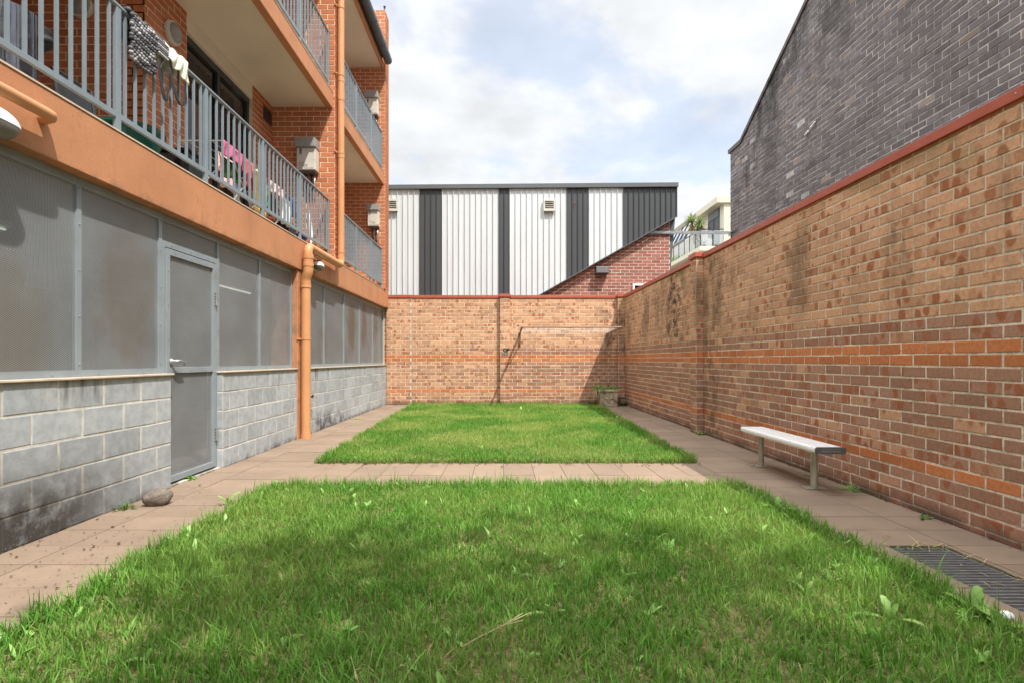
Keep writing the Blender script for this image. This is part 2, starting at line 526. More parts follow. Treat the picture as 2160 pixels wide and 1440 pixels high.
def block_mat():
    k = NT('concrete_block')
    a = k.attr('bk')
    t = k.mr(a[0], 0, 1, .88, 1.10, smooth=False)
    base = k.mix(1.0, (.362, .380, .384), k.comb(t, t, t), 'MULTIPLY')
    n = k.noise(230.0, detail=4, rough=.75); n2 = k.noise(14.0, detail=6, rough=.6)
    t2 = k.mr(n2, .3, .7, .86, 1.12)
    base = k.mix(1.0, base, k.comb(t2, t2, t2), 'MULTIPLY')
    base = k.mix(k.mr(n, .58, .70, 0, .5), base, (.16, .16, .155))
    base = k.mix(k.mr(n, .36, .28, 0, .5), base, (.55, .55, .53))
    o = k.xyz(); y, z = o[1], o[2]
    pale = k.math('MULTIPLY', k.mr(k.noise(3.1, k.comb(0.0, y, z), detail=3), .55, .7, 0, .6), k.mr(z, .78, .93))
    base = k.mix(pale, base, (.50, .495, .47))
    base = mould(k, base)
    return k.done(k.bsdf(base, .92, 0, k.bump(n, .5, .004), .2))
M['block'] = block_mat()
M['block_mortar'] = mortar_mat('block_mortar', (.56, .51, .43), mould, .2)

def render_mat():
    k = NT('orange_render')
    o = k.xyz(); y, z = o[1], o[2]
    n = k.noise(1.6, detail=7, rough=.62); n2 = k.noise(70.0, detail=5, rough=.6)
    t = k.mr(n, .3, .7, .90, 1.08)
    c = k.mix(1.0, (.475, .212, .100), k.comb(t, t, t), 'MULTIPLY')
    run = k.noise(1.0, k.comb(0.0, k.math('MULTIPLY', y, 3.2), k.math('MULTIPLY', z, .5)), detail=6, rough=.65)
    c = k.mix(k.mr(run, .53, .70, 0, .55), c, (.30, .155, .08))
    c = k.mix(k.mr(run, .42, .30, 0, .25), c, (.68, .33, .14))
    c = k.mix(k.mr(k.noise(11.0, detail=8, rough=.7), .64, .78, 0, .45), c, (.30, .15, .07))
    cr = k.math('ABSOLUTE', k.math('SUBTRACT', k.noise(2.3, k.comb(0.0, k.math('MULTIPLY', y, 1.0), k.math('MULTIPLY', z, .45)), detail=9, rough=.6), .5))
    cr = k.math('MULTIPLY', k.mr(cr, .0035, .0005, 0, .55), k.mr(k.noise(.8, detail=2), .50, .60))
    c = k.mix(cr, c, (.16, .085, .05))
    foot = k.math('MULTIPLY', k.mr(z, 2.47, 2.39), k.mr(k.noise(6.0, detail=7, rough=.7), .42, .64, 0, .6))
    c = k.mix(foot, c, (.20, .115, .065))
    return k.done(k.bsdf(c, .74, 0, k.bump(k.math('ADD', n2, k.noise(9.0, detail=3)), .30, .006), .3))
M['render'] = render_mat()
M['pipe'] = simple('orange_pipe_paint', (.55, .262, .115), .45, var=.07, vs=3, bump=.05, bs=60, dirt=(.42, .2, .09), dirt_s=3)
M['soffit'] = simple('cream_soffit', (.70, .64, .54), .9, var=.05, vs=1.5, bump=.1, bs=90)
M['steel'] = simple('grey_paint', (.24, .275, .295), .42, var=.07, vs=4, bump=.05, bs=80, dirt=(.20, .19, .17), dirt_s=5)
M['rail'] = simple('railing_grey_paint', (.19, .228, .250), .38, var=.06, vs=5)
M['galv'] = simple('galvanised', (.42, .43, .43), .38, .75, var=.12, vs=14)
M['dark'] = simple('dark_frame', (.030, .036, .036), .35)
M['black'] = simple('black_plastic', (.012, .012, .013), .4)
M['gutter'] = simple('charcoal_gutter', (.060, .066, .070), .35, var=.1)
M['coping'] = simple('red_metal_coping', (.40, .098, .058), .42, var=.06, vs=3)
M['sill'] = simple('beige_sill', (.52, .43, .33), .7, var=.12, vs=8)
M['white'] = simple('white_plastic', (.78, .78, .76), .45, var=.05)
M['floodglass'] = simple('flood_glass', (.085, .072, .064), .3)
M['cream'] = simple('cream_wall', (.52, .475, .375), .8, var=.05, vs=2)
M['creamd'] = simple('taupe_trim', (.27, .25, .215), .7, var=.06)
M['heater'] = simple('beige_heater', (.56, .53, .46), .45, var=.06, vs=5, dirt=(.36, .32, .26), dirt_s=9)
M['cowl'] = simple('grey_cowl', (.27, .26, .245), .55, var=.12, vs=20)
M['blue'] = simple('blue_sticker', (.03, .05, .20), .5)
M['redink'] = simple('red_ink', (.45, .05, .05), .6)
M['greyink'] = simple('grey_ink', (.14, .14, .15), .6)
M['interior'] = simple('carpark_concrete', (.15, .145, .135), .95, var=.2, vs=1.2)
M['alum'] = simple('brushed_aluminium', (.84, .84, .83), .40, .25, var=.05, vs=20)
M['alumd'] = simple('grey_end_cap', (.10, .098, .095), .45)
M['leg'] = simple('stained_steel_leg', (.44, .42, .34), .42, .55, var=.15, vs=9, dirt=(.28, .25, .13), dirt_s=8)
M['curtain'] = simple('curtain', (.20, .085, .065), .95, var=.2, vs=3)
M['stone'] = None

def rock_mat():
    k = NT('weathered_stone')
    n = k.noise(16.0, detail=8, rough=.68); n2 = k.noise(150.0, detail=4)
    c = k.mix(k.mr(n, .35, .65), (.165, .135, .108), (.30, .25, .205))
    c = k.mix(k.mr(n2, .6, .7, 0, .5), c, (.09, .07, .055))
    return k.done(k.bsdf(c, .9, 0, k.bump(k.math('ADD', n, k.math('MULTIPLY', n2, .6)), 1.0, .03), .2))
M['stone'] = rock_mat()
def planter_mat():
    k = NT('mossy_cast_stone')
    n = k.noise(9.0, detail=8, rough=.68)
    c = k.mix(k.mr(n, .35, .62), (.27, .23, .155), (.58, .49, .35))
    c = k.mix(k.mr(k.noise(5.0, detail=6), .5, .7, 0, .6), c, (.06, .058, .034))
    return k.done(k.bsdf(c, .92, 0, k.bump(n, .5, .01), .15))
M['planter'] = planter_mat()

def mesh_mat(name, stain):
    """expanded metal: diamond holes cut out of grey painted strands"""
    k = NT(name)
    o = k.xyz(); y, z = o[1], o[2]
    a = k.math('COSINE', k.math('MULTIPLY', y, 2 * math.pi / .0230))
    b = k.math('COSINE', k.math('MULTIPLY', z, 2 * math.pi / .0130))
    d = k.math('ADD', a, b)
    d2 = k.math('MULTIPLY', a, b)
    hole = k.mr(d2, .10, .24, 0, 1)
    n = k.noise(2.0, detail=5)
    c = k.mix(k.mr(n, .35, .7), (.262, .274, .280), (.320, .333, .340))
    for (yc, zc, ry, rz, col, s) in stain:
        e = k.math('ADD', k.math('POWER', k.math('DIVIDE', k.math('SUBTRACT', y, yc), ry), 2.0),
                   k.math('POWER', k.math('DIVIDE', k.math('SUBTRACT', z, zc), rz), 2.0))
        e = k.math('ADD', e, k.math('MULTIPLY', k.math('SUBTRACT', k.noise(4.0, detail=5), .5), 1.6))
        c = k.mix(k.mr(e, 1.15, .2, 0, s), c, col)
    c = k.mix(k.math('MULTIPLY', k.mr(k.noise(85.0, detail=1), .72, .78), k.mr(z, .45, .05)), c, (.7, .7, .66))
    sh = k.bsdf(c, .5, .15, None, .4)
    tr = k.n('ShaderNodeBsdfTransparent')
    m = k.n('ShaderNodeMixShader')
    k.put(m.inputs[0], hole); k.put(m.inputs[1], sh); k.put(m.inputs[2], tr.outputs[0])
    return k.done(m.outputs[0])
rust = (.20, .115, .045)
M['mesh'] = mesh_mat('expanded_mesh', [(4.25, 1.62, .36, .66, rust, .30), (3.1, 1.3, .5, .6, (.27, .23, .16), .4),
                                       (10.6, 1.75, .32, .62, rust, .6), (11.6, 1.85, .28, .6, rust, .55), (12.6, 1.95, .3, .5, rust, .4), (8.9, 1.4, .3, .4, rust, .35)])

def glass_mat(name, tint, rough=.02, mixf=.85):
    k = NT(name)
    g = k.bsdf(tint, rough, 0, None, .8)
    tr = k.n('ShaderNodeBsdfTransparent')
    m = k.n('ShaderNodeMixShader'); k.put(m.inputs[0], mixf); k.put(m.inputs[1], tr.outputs[0]); k.put(m.inputs[2], g)
    return k.done(m.outputs[0])
M['glass'] = glass_mat('dark_glass', (.02, .022, .024), .03, .55)
M['glassb'] = glass_mat('balcony_glass', (.50, .54, .55), .04, .30)
M['lens'] = simple('frosted_lens', (.15, .145, .12), .35, var=.05)
def lamp_mat():
    k = NT('fluorescent_tube')
    e = k.n('ShaderNodeEmission'); e.inputs[0].default_value = (.92, 1.0, .82, 1); e.inputs[1].default_value = .55
    return k.done(e.outputs[0])
M['tube'] = lamp_mat()

def clad_mat(name, col):
    k = NT(name)
    o = k.xyz(); x, z = o[0], o[2]
    n = k.noise(1.0, k.comb(k.math('MULTIPLY', x, 5.0), 0.0, k.math('MULTIPLY', z, .5)), detail=5)
    t = k.mr(n, .3, .7, .95, 1.04)
    c = k.mix(1.0, col, k.comb(t, t, t), 'MULTIPLY')
    c = k.mix(k.mr(k.noise(5.0, detail=8, rough=.75), .66, .76, 0, .35), c, (.3, .28, .24))
    return k.done(k.bsdf(c, .48, 0, None, .35))
M['clad_w'] = clad_mat('white_cladding', (.56, .58, .58))
M['clad_d'] = clad_mat('charcoal_cladding', (.060, .063, .066))
M['flash'] = clad_mat('charcoal_flashing', (.105, .112, .115))

def tile_mat():
    k = NT('paving_tile')
    a = k.attr('bk')
    t = k.mr(a[0], 0, 1, .90, 1.07, smooth=False)
    c = k.mix(1.0, (.232, .168, .117), k.comb(t, t, t), 'MULTIPLY')
    n = k.noise(1.3, detail=8, rough=.66)
    t2 = k.mr(n, .3, .7, .88, 1.10)
    c = k.mix(1.0, c, k.comb(t2, t2, t2), 'MULTIPLY')
    c = k.mix(k.mr(k.noise(300.0, detail=2), .6, .72, 0, .25), c, (.2, .13, .09))
    o = k.xyz(); x, y = o[0], o[1]
    # damp grey bloom and dirt flecks
    c = k.mix(k.mr(k.noise(2.7, detail=8, rough=.7), .54, .70, 0, .5), c, (.17, .118, .085))
    c = k.mix(k.math('MULTIPLY', k.mr(k.noise(34.0, detail=5, rough=.6), .615, .68, 0, .8), k.mr(x, -1.7, -2.2)), c, (.05, .038, .028))
    c = k.mix(k.math('MULTIPLY', k.mr(k.noise(6.0, detail=7, rough=.7), .58, .70, 0, .55), k.mr(x, 2.6, 3.0)), c, (.10, .075, .055))
    return k.done(k.bsdf(c, .78, 0, k.bump(k.noise(180.0, detail=3), .12, .003), .3))
M['tile'] = tile_mat()
M['joint'] = mortar_mat('tile_joint', (.11, .08, .06))
def soil_mat():
    k = NT('lawn_soil')
    n = k.noise(30.0, detail=8, rough=.7)
    c = k.mix(k.mr(n, .38, .62), (.10, .085, .035), (.24, .20, .09))
    return k.done(k.bsdf(c, .95, 0, k.bump(n, .8, .02), .1))
M['soil'] = soil_mat()
M['ground'] = simple('bare_ground', (.22, .20, .17), .95, var=.2, vs=.4)

def grass_mat():
    k = NT('grass_blades')
    a = k.attr('gc')
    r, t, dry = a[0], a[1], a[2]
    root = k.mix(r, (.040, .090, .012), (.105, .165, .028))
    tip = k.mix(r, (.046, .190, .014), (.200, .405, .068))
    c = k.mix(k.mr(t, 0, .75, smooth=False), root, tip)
    p = k.noise(.9, detail=4, rough=.6)
    yl = k.mr(k.xyz()[1], 5.5, 7.5, .45, 1.0)
    c = k.mix(k.math('MULTIPLY', k.mr(p, .40, .62, 0, .65), yl), c, (.360, .420, .120))
    c = k.mix(dry, c, (.43, .36, .155))
    d = k.bsdf(c, .55, 0, None, .22)
    tr = k.n('ShaderNodeBsdfTranslucent'); k.put(tr.inputs[0], k.mix(1.0, c, (1.15, 1.2, .7), 'MULTIPLY'))
    m = k.n('ShaderNodeMixShader'); k.put(m.inputs[0], .38); k.put(m.inputs[1], d); k.put(m.inputs[2], tr.outputs[0])
    return k.done(m.outputs[0])
M['grass'] = grass_mat()
def leaf_mat(name, c1, c2):
    k = NT(name)
    c = k.mix(k.mr(k.noise(24.0, detail=3), .35, .65), c1, c2)
    d = k.bsdf(c, .45, 0, None, .4)
    tr = k.n('ShaderNodeBsdfTranslucent'); k.put(tr.inputs[0], c)
    m = k.n('ShaderNodeMixShader'); k.put(m.inputs[0], .3); k.put(m.inputs[1], d); k.put(m.inputs[2], tr.outputs[0])
    return k.done(m.outputs[0])
M['weed'] = leaf_mat('weed_leaf', (.17, .34, .06), (.31, .48, .13))
M['weedd'] = leaf_mat('dark_weed_leaf', (.055, .12, .02), (.12, .20, .04))
M['yucca'] = leaf_mat('yucca_leaf', (.14, .22, .06), (.30, .34, .10))
M['yuccad'] = leaf_mat('dead_yucca_leaf', (.26, .19, .07), (.36, .27, .11))
M['straw'] = leaf_mat('dry_straw', (.40, .31, .16), (.52, .42, .24))
M['litter'] = leaf_mat('leaf_litter', (.04, .028, .018), (.10, .06, .035))
M['tree'] = leaf_mat('tree_leaf', (.05, .11, .02), (.09, .16, .035))
M['bark'] = simple('bark', (.12, .09, .065), .95, var=.3, vs=9, bump=.5, bs=30)
def knit_mat():
    k = NT('chunky_yarn')
    a = k.attr('bk')
    c = k.mix(a[0], (.045, .047, .052), (.62, .60, .62))
    return k.done(k.bsdf(c, .95, 0, k.bump(k.noise(300.0), .4, .003), .1))
M['knit'] = knit_mat()
M['canvas'] = simple('cream_canvas', (.68, .64, .50), .9, var=.1, vs=12)
M['strap'] = simple('dark_strap', (.022, .019, .020), .8)
def cloth(n, c): return simple(n, c, .95, var=.2, vs=14)
M['pink'] = cloth('pink_cloth', (.72, .12, .26)); M['rose'] = cloth('rose_cloth', (.50, .10, .12))
M['yellow'] = cloth('yellow_towel', (.74, .56, .24)); M['teal'] = cloth('teal_cloth', (.05, .28, .26))
M['wcloth'] = cloth('white_cloth', (.82, .82, .82)); M['lpink'] = cloth('pale_pink_cloth', (.75, .48, .46))
M['gplastic'] = simple('dark_green_plastic', (.006, .085, .062), .35)
M['foil'] = simple('shiny_metal', (.20, .20, .21), .16, 1.0, var=.08, vs=9, bump=.25, bs=22)
M['wire'] = simple('wire', (.6, .56, .5), .5)
M['bracket'] = simple('tan_bracket', (.24, .155, .105), .5, var=.1)
# ------------------------------------------------------------------ ground, paths, lawns' soil
Z0 = Vector((0, 0, 1))
g = MB(); g.quad((-400, -400, -.12), (400, -400, -.12), (400, 600, -.12), (-400, 600, -.12))
tag(g.build('ground', M['ground']), kind='structure')

XL, XR, YB, YN = -2.885, 3.06, 13.5, -3.0          # block wall, side wall, end wall, near end
def tiles(name, x0, x1, y0, y1, tx, ty, px, py, holes=()):
    mb = MB(); gp = .0028
    i0 = int(math.floor((x0 - px) / tx)); i1 = int(math.ceil((x1 - px) / tx))
    j0 = int(math.floor((y0 - py) / ty)); j1 = int(math.ceil((y1 - py) / ty))
    for i in range(i0, i1):
        for j in range(j0, j1):
            a, b = max(px + i * tx + gp, x0), min(px + (i + 1) * tx - gp, x1)
            c, d = max(py + j * ty + gp, y0), min(py + (j + 1) * ty - gp, y1)
            if b - a < .01 or d - c < .01: continue
            rects = [(a, b, c, d)]
            for (hx0, hx1, hy0, hy1) in holes:
                nr = []
                for (a_, b_, c_, d_) in rects:
                    if b_ <= hx0 or a_ >= hx1 or d_ <= hy0 or c_ >= hy1: nr.append((a_, b_, c_, d_)); continue
                    if a_ < hx0: nr.append((a_, hx0, c_, d_))
                    if b_ > hx1: nr.append((hx1, b_, c_, d_))
                    m0, m1 = max(a_, hx0), min(b_, hx1)
                    if c_ < hy0: nr.append((m0, m1, c_, hy0))
                    if d_ > hy1: nr.append((m0, m1, hy1, d_))
                rects = nr
            r = R(); dz = random.gauss(0, .0008)
            for (a_, b_, c_, d_) in rects:
                vs = [(a_, c_, dz), (b_, c_, dz), (b_, d_, dz), (a_, d_, dz), (a_, c_, -.02), (b_, c_, -.02), (b_, d_, -.02), (a_, d_, -.02)]
                mb.add(vs, [(0, 1, 2, 3), (0, 4, 5, 1), (1, 5, 6, 2), (2, 6, 7, 3), (3, 7, 4, 0)], 0, (r, R(), R(), 1))
    # bedding under the tiles, seen only in the joints
    rects = [(x0 - .01, x1 + .01, y0, y1)]
    for (hx0, hx1, hy0, hy1) in holes:
        rects = [(x0 - .01, hx0, y0, y1), (hx1, x1 + .01, y0, y1), (hx0, hx1, hy1, y1), (hx0, hx1, y0, hy0)]
    for (a, b, c, d) in rects:
        mb.quad((a, c, -.004), (b, c, -.004), (b, d, -.004), (a, d, -.004), 1, (0, 0, 0, 1))
    return tag(mb.build(name, [M['tile'], M['joint']]), kind='structure')
GL0, GL1, GR0, GR1 = -2.01, -2.20, 2.12, 2.35      # lawn edges near and far
tiles('left_path', -3.0, GL0, YN, YB, .6, .3, -2.6, .25)
GRATE = (2.315, 2.67, 2.06, 3.25)
tiles('right_path', GR0, XR, YN, YB, .6, .3, 2.11, .25, [GRATE])
tiles('cross_path', GL0, GR0, 4.78, 5.84, .3, .6, .02, 5.235)

def soil(name, xa0, xa1, xb0, xb1, y0, y1, n=40):
    mb = MB()
    vs = []; fs = []
    for j in range(n + 1):
        t = j / n; y = y0 + (y1 - y0) * t
        a = xa0 + (xa1 - xa0) * t; b = xb0 + (xb1 - xb0) * t
        for i in range(n + 1):
            s = i / n
            e = min(i, n - i, j, n - j)
            vs.append((a + (b - a) * s, y, (.006 + U(-.006, .010)) if e else -.03))
    for j in range(n):
        for i in range(n):
            a = j * (n + 1) + i
            fs.append((a, a + 1, a + n + 2, a + n + 1))
    mb.add(vs, fs)
    return tag(mb.build(name, M['soil'], smooth=True), kind='structure')
soil('near_lawn_soil', GL0, GL0, GR0, GR0, 0.0, 4.78)
soil('far_lawn_soil', GL0, GL1, GR0, GR1, 5.84, YB)

# ------------------------------------------------------------------ apartment building on the left
B = empty('apartment_building', (-4.5, 5, 0), 'orange rendered brick apartment block with railed balconies above a mesh screened car park', 'building')
XF, XS, XP, XI = -2.85, -2.955, -2.815, -3.866     # fascia, mesh screens, brick piers, recessed balcony wall
NOJIT = dict(jit=.0008)
def block_wall(y0, y1, end_face):
    mb = MB()
    mb.box(-3.05, XL - .001, y0 + .001, y1, -.05, .985, 1)
    bricks(mb, (XL, y0, 0), (0, 1, 0), (1, 0, 0), y1 - y0, 0, .985, 0, lambda r, u: 0, L=.4, CH=.197, m=.010, dp=.003, ph=(3.109 - y0) % .4, ch=.004)
    if end_face:
        bricks(mb, (-3.04, y0, 0), (1, 0, 0), (0, -1, 0), .155, 0, .985, 0, lambda r, u: 0, L=.4, CH=.197, m=.010, dp=.003, ph=-.2, ch=.004)
    return mb.build('block_wall', [M['block'], M['block_mortar']], B)
block_wall(YN, 4.70, False)
block_wall(5.578, 7.59, True)
block_wall(7.99, 13.49, False)
for a, b in ((YN, 4.72), (5.56, 7.589), (7.991, 13.49)):
    m = MB(); m.box(-3.0, -2.862, a, b, .986, 1.001)
    m.build('sill', M['sill'], B, bevel=.003)
# column and ground floor beam
m = MB(); m.box(-3.25, -2.868, 7.59, 7.99, -.05, 2.386); m.build('column', M['render'], B, bevel=.012)
m = MB(); m.box(-3.16, XF, YN, 13.40, 2.388, 2.81); m.build('beam', M['render'], B, bevel=.008)
m = MB()
for y in (5.75, 6.36, 9.9, 10.6, 11.4, 12.2, 2.9):
    m = MB(); m.box(XF - .01, XF + .0016, y, y + .004, 2.392, 2.806); m.build('render_joint', M['creamd'], B)
m = MB(); m.box(-3.0, XF + .006, YN, 13.40, 2.812, 2.824); m.build('edge_strip', M['sill'], B)
# car park inside
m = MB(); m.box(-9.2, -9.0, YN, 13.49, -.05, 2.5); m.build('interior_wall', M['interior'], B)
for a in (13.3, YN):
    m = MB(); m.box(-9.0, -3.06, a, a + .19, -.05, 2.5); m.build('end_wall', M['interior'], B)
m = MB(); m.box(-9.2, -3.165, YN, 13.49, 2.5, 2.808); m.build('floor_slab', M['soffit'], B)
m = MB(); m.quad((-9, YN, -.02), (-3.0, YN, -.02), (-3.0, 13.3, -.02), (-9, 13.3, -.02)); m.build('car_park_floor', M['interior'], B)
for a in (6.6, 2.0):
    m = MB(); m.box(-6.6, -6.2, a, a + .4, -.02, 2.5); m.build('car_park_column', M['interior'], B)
m = MB(); m.box(-3.12, -2.93, 13.41, 13.49, .985, 2.7); m.build('corner_post', M['cream'], B)

# mesh screens: posts, rails and panels
def bolts(mb, pts, r=.007):
    for p in pts: mb.blob(p, r, r, r, 6, 4)
posts = [YN + .1, -1.4, -.35, .26, 1.16, 2.06, 2.96, 3.756, 4.652, 5.60, 6.564, 7.56, 8.02, 8.945, 10.07, 11.18, 12.33, 13.42]
posts = [YN + .1, -1.4, -.35, 1.0, 1.95, 2.86, 3.756, 4.652, 5.60, 6.564, 7.555, 8.02, 8.945, 10.07, 11.18, 12.33, 13.39]
for y in posts:
    if abs(y - 5.60) < .01: z0 = 1.002
    else: z0 = 1.002
    mb = MB(); mb.box(XS - .02, XS + .012, y - .022, y + .022, z0, 2.385)
    bolts(mb, [(XS + .013, y, z) for z in (1.09, 1.42, 1.74, 2.06, 2.31)])
    mb.build('screen_post', M['steel'], B)
for a, b in zip(posts[:-1], posts[1:]):
    if a < 7.6 and b > 8.0 and a > 7.5: continue
    z0 = 1.04
    if abs(a - 4.652) < .01: z0 = 2.155
    mb = MB(); mb.quad((XS, a + .018, z0), (XS, b - .018, z0), (XS, b - .018, 2.34), (XS, a + .018, 2.34))
    mb.build('mesh_panel', M['mesh'], B)
    mb = MB(); mb.box(XS - .018, XS + .010, a + .022, b - .022, 2.325, 2.385)
    bolts(mb, [(XS + .011, a + (b - a) * t, 2.352) for t in (.3, .7)])
    mb.build('screen_rail', M['steel'], B)
    if z0 < 2:
        mb = MB(); mb.box(XS - .018, XS + .010, a + .022, b - .022, 1.002, 1.048)
        bolts(mb, [(XS + .011, a + (b - a) * t, 1.022) for t in (.2, .75)])
        mb.build('screen_rail', M['steel'], B)
# the mesh door
m = MB(); m.box(XS - .02, XS + .014, 4.674, 5.578, 2.105, 2.155); m.box(XS - .02, XS + .014, 4.674, 4.712, .985, 2.105); m.box(XS - .02, XS + .014, 5.540, 5.578, .0, 2.105)
bolts(m, [(XS + .015, y, 2.13) for y in (4.8, 5.1, 5.4)]); m.build('door_frame', M['steel'], B)
D = MB(); D.quad((XS + .004, 4.745, .05), (XS + .004, 5.50, .05), (XS + .004, 5.50, 2.07), (XS + .004, 4.745, 2.07))
D = D.build('mesh_door', M['mesh'], B)
m = MB()
for a in ((4.72, 4.772, .03, 2.095), (5.482, 5.532, .03, 2.095), (4.772, 5.482, .03, .085), (4.772, 5.482, 2.04, 2.095), (4.772, 5.482, 1.0, 1.052)):
    m.box(XS - .014, XS + .022, a[0], a[1], a[2], a[3])
bolts(m, [(XS + .023, 4.746, z) for z in (.2, .5, .8, 1.3, 1.6, 1.9)] + [(XS + .023, 5.507, z) for z in (.3, .6, 1.0, 1.35, 1.65, 2.0)] + [(XS + .023, y, 1.026) for y in (4.85, 5.1, 5.35)] + [(XS + .023, y, 2.067) for y in (4.85, 5.1, 5.35)], .006)
m.build('door_leaf_frame', M['steel'], D, bevel=.002)
m = MB(); m.lathe((XS + .02, 4.785, 1.105), [(.028, 0), (.028, .012), (.016, .016), (.014, .05)], 16, 'X', 0)
m.tube([(XS + .065, 4.785, 1.105), (XS + .075, 4.83, 1.11), (XS + .07, 4.91, 1.095), (XS + .06, 4.925, 1.07)], [.013, .012, .010, .007], 10)
m.build('handle', M['galv'], D, smooth=True)
for z in (.36, 1.74):
    m = MB(); m.tube([(XS + .03, 5.536, z - .07), (XS + .03, 5.536, z + .07)], .012, 10)
    bolts(m, [(XS + .025, 5.515, z + q) for q in (-.06, -.03, 0, .03, .06)] + [(XS + .02, 5.56, z + q) for q in (-.06, -.03, 0, .03, .06)], .009)
    m.build('hinge', M['galv'], D)
m = MB(); m.box(-3.05, -2.90, 4.71, 5.57, -.02, .012); m.build('threshold', M['block_mortar'], B)

# balconies: upper slabs, soffits, roof edge
for z in (5.35,):
    m = MB(); m.box(-2.955, XF, YN, 13.04, z, z + .27); m.build('slab_edge', M['render'], B, bevel=.008)
    m = MB(); m.box(-9.2, -2.956, YN, 13.03, z + .025, z + .262); m.build('balcony_slab', M['soffit'], B)
    m = MB(); m.box(-3.0, XF + .006, YN, 13.04, z + .271, z + .281); m.build('edge_strip', M['sill'], B)
m = MB(); m.box(-2.90, XF, YN, 13.02, 8.14, 8.30); m.build('eaves_board', M['render'], B)
m = MB(); m.box(-9.2, -2.901, YN, 13.03, 8.165, 8.32); m.build('eaves_soffit', M['soffit'], B)
m = MB(); m.prism([(-9.2, YN, 8.32), (-2.78, YN, 8.32), (-2.78, YN, 8.36), (-9.2, YN, 10.2)], (0, 15.9, 0)); m.build('roof', M['gutter'], B)
m = MB()
m.tube([(-2.735, YN, 8.315), (-2.735, 13.0, 8.315)], .098, 16)
for y in (10.1, 11.4, 12.25): m.tube([(-2.735, y, 8.315), (-2.735, y + .05, 8.315)], .104, 16)
m.build('gutter', M['gutter'], B, smooth=True, auto=40)

def pier_wall(y0, y1, z0, z1, name='brick_pier'):
    mb = MB()
    mb.box(XI - .01, XP - .004, y0 + .002, y1, z0, z1, 1)
    w = XP - XI
    bricks(mb, (XI, y0, 0), (1, 0, 0), (0, -1, 0), w, z0, z1, 2.81, lambda r, u: 0, ph=w % .24, **NOJIT)
    bricks(mb, (XP - .004, y0, 0), (0, 1, 0), (1, 0, 0), y1 - y0, z0, z1, 2.81, lambda r, u: 0, ph=.12, **NOJIT)
    return mb.build(name, [M['red'], M['red_mortar']], B)
pier_wall(9.10, 9.34, 2.825, 8.16)
pier_wall(1.55, 1.79, 2.825, 8.16)  # unseen pier added out of frame to dim the balcony recess
m = MB(); m.box(-6.5, XI - .011, 1.56, 1.78, 2.812, 8.16); m.build('added_shade_wall', M['red'], B)  # unseen partition added behind that pier, keeps light out of the recess
pier_wall(13.04, 13.45, 2.825, 9.56)
m = MB(); m.box(-3.05, XP - .004, 13.1, 13.45, 2.4, 2.824); m.build('pier_foot', M['render'], B)
m = MB(); m.tube([(-2.84, 13.06, 9.56), (-2.84, 13.06, 9.64)], .014, 8); m.blob((-2.84, 13.08, 9.66), .03, .05, .03); m.build('roof_spike', M['black'], B)
for zf in (0, 2.81):                                  # recessed walls of both floors
    z0, z1 = 2.812 + zf, 5.374 + zf * .995
    for a, b in ((8.37, 9.10), (5.84, 6.62)):
        mb = MB(); mb.box(XI - .2, XI - .001, a, b, z0, z1, 1)
        bricks(mb, (XI, a, 0), (0, 1, 0), (1, 0, 0), b - a, z0, z1, 2.81, lambda r, u: 0, ph=.05, **NOJIT)
        if a < 6:
            bricks(mb, (-6.5, a, 0), (1, 0, 0), (0, -1, 0), 6.5 + XI, z0, z1, 2.81, lambda r, u: 0, ph=.1, **NOJIT)
            mb.box(-6.5, XI - .2, a + .001, a + .2, z0, z1, 1)
        mb.build('balcony_wall', [M['red'], M['red_mortar']], B)
    m = MB(); m.box(-6.7, -6.5, YN, 6.04, z0, z1); m.box(-4.1, XI, 9.34, 13.04, z0, z1); m.build('balcony_wall', M['red'], B)
    m = MB(); m.box(XI - .16, XI - .004, 6.62, 8.37, 5.16 + zf, z1); m.build('door_bulkhead', M['soffit'], B)
    sd = MB(); zt = 5.16 + zf; zb_ = 2.83 + zf
    sd.box(XI - .14, XI - .05, 6.62, 8.37, zt - .09, zt); sd.box(XI - .14, XI - .05, 6.62, 8.37, zb_, zb_ + .05)
    for y in (6.62, 7.44, 8.31): sd.box(XI - .13, XI - .055, y, y + .06, zb_ + .05, zt - .09)
    sd = sd.build('sliding_door', M['dark'], B)
    for a, b in ((6.68, 7.44), (7.50, 8.31)):
        m = MB(); m.box(XI - .10, XI - .092, a, b, zb_ + .05, zt - .09); m.build('glass', M['glass'], sd)
    m = MB(); n = 60
    vs = []
    for i in range(n + 1):
        y = 6.66 + (8.33 - 6.66) * i / n; x = XI - .26 + .025 * math.sin(i * 1.35)
        vs += [(x, y, zb_), (x, y, zt - .05)]
    m.add(vs, [(2 * i, 2 * i + 2, 2 * i + 3, 2 * i + 1) for i in range(n)]); m.build('curtain', M['curtain'], sd, smooth=True)
m = MB(); m.box(XI - .02, XI + .012, 8.74, 9.04, 5.02, 5.24); 
m.build('wall_vent', M['dark'], B)
# lower floors stay closed at the near end
m = MB(); m.box(-9.2, XF - .02, YN - .2, YN - .01, -.05, 8.3); m.build('end_wall', M['render'], B)
m = MB(); m.box(-9.4, -9.2, YN, 13.4, 2.5, 8.3); m.build('rear_wall', M['red'], B)

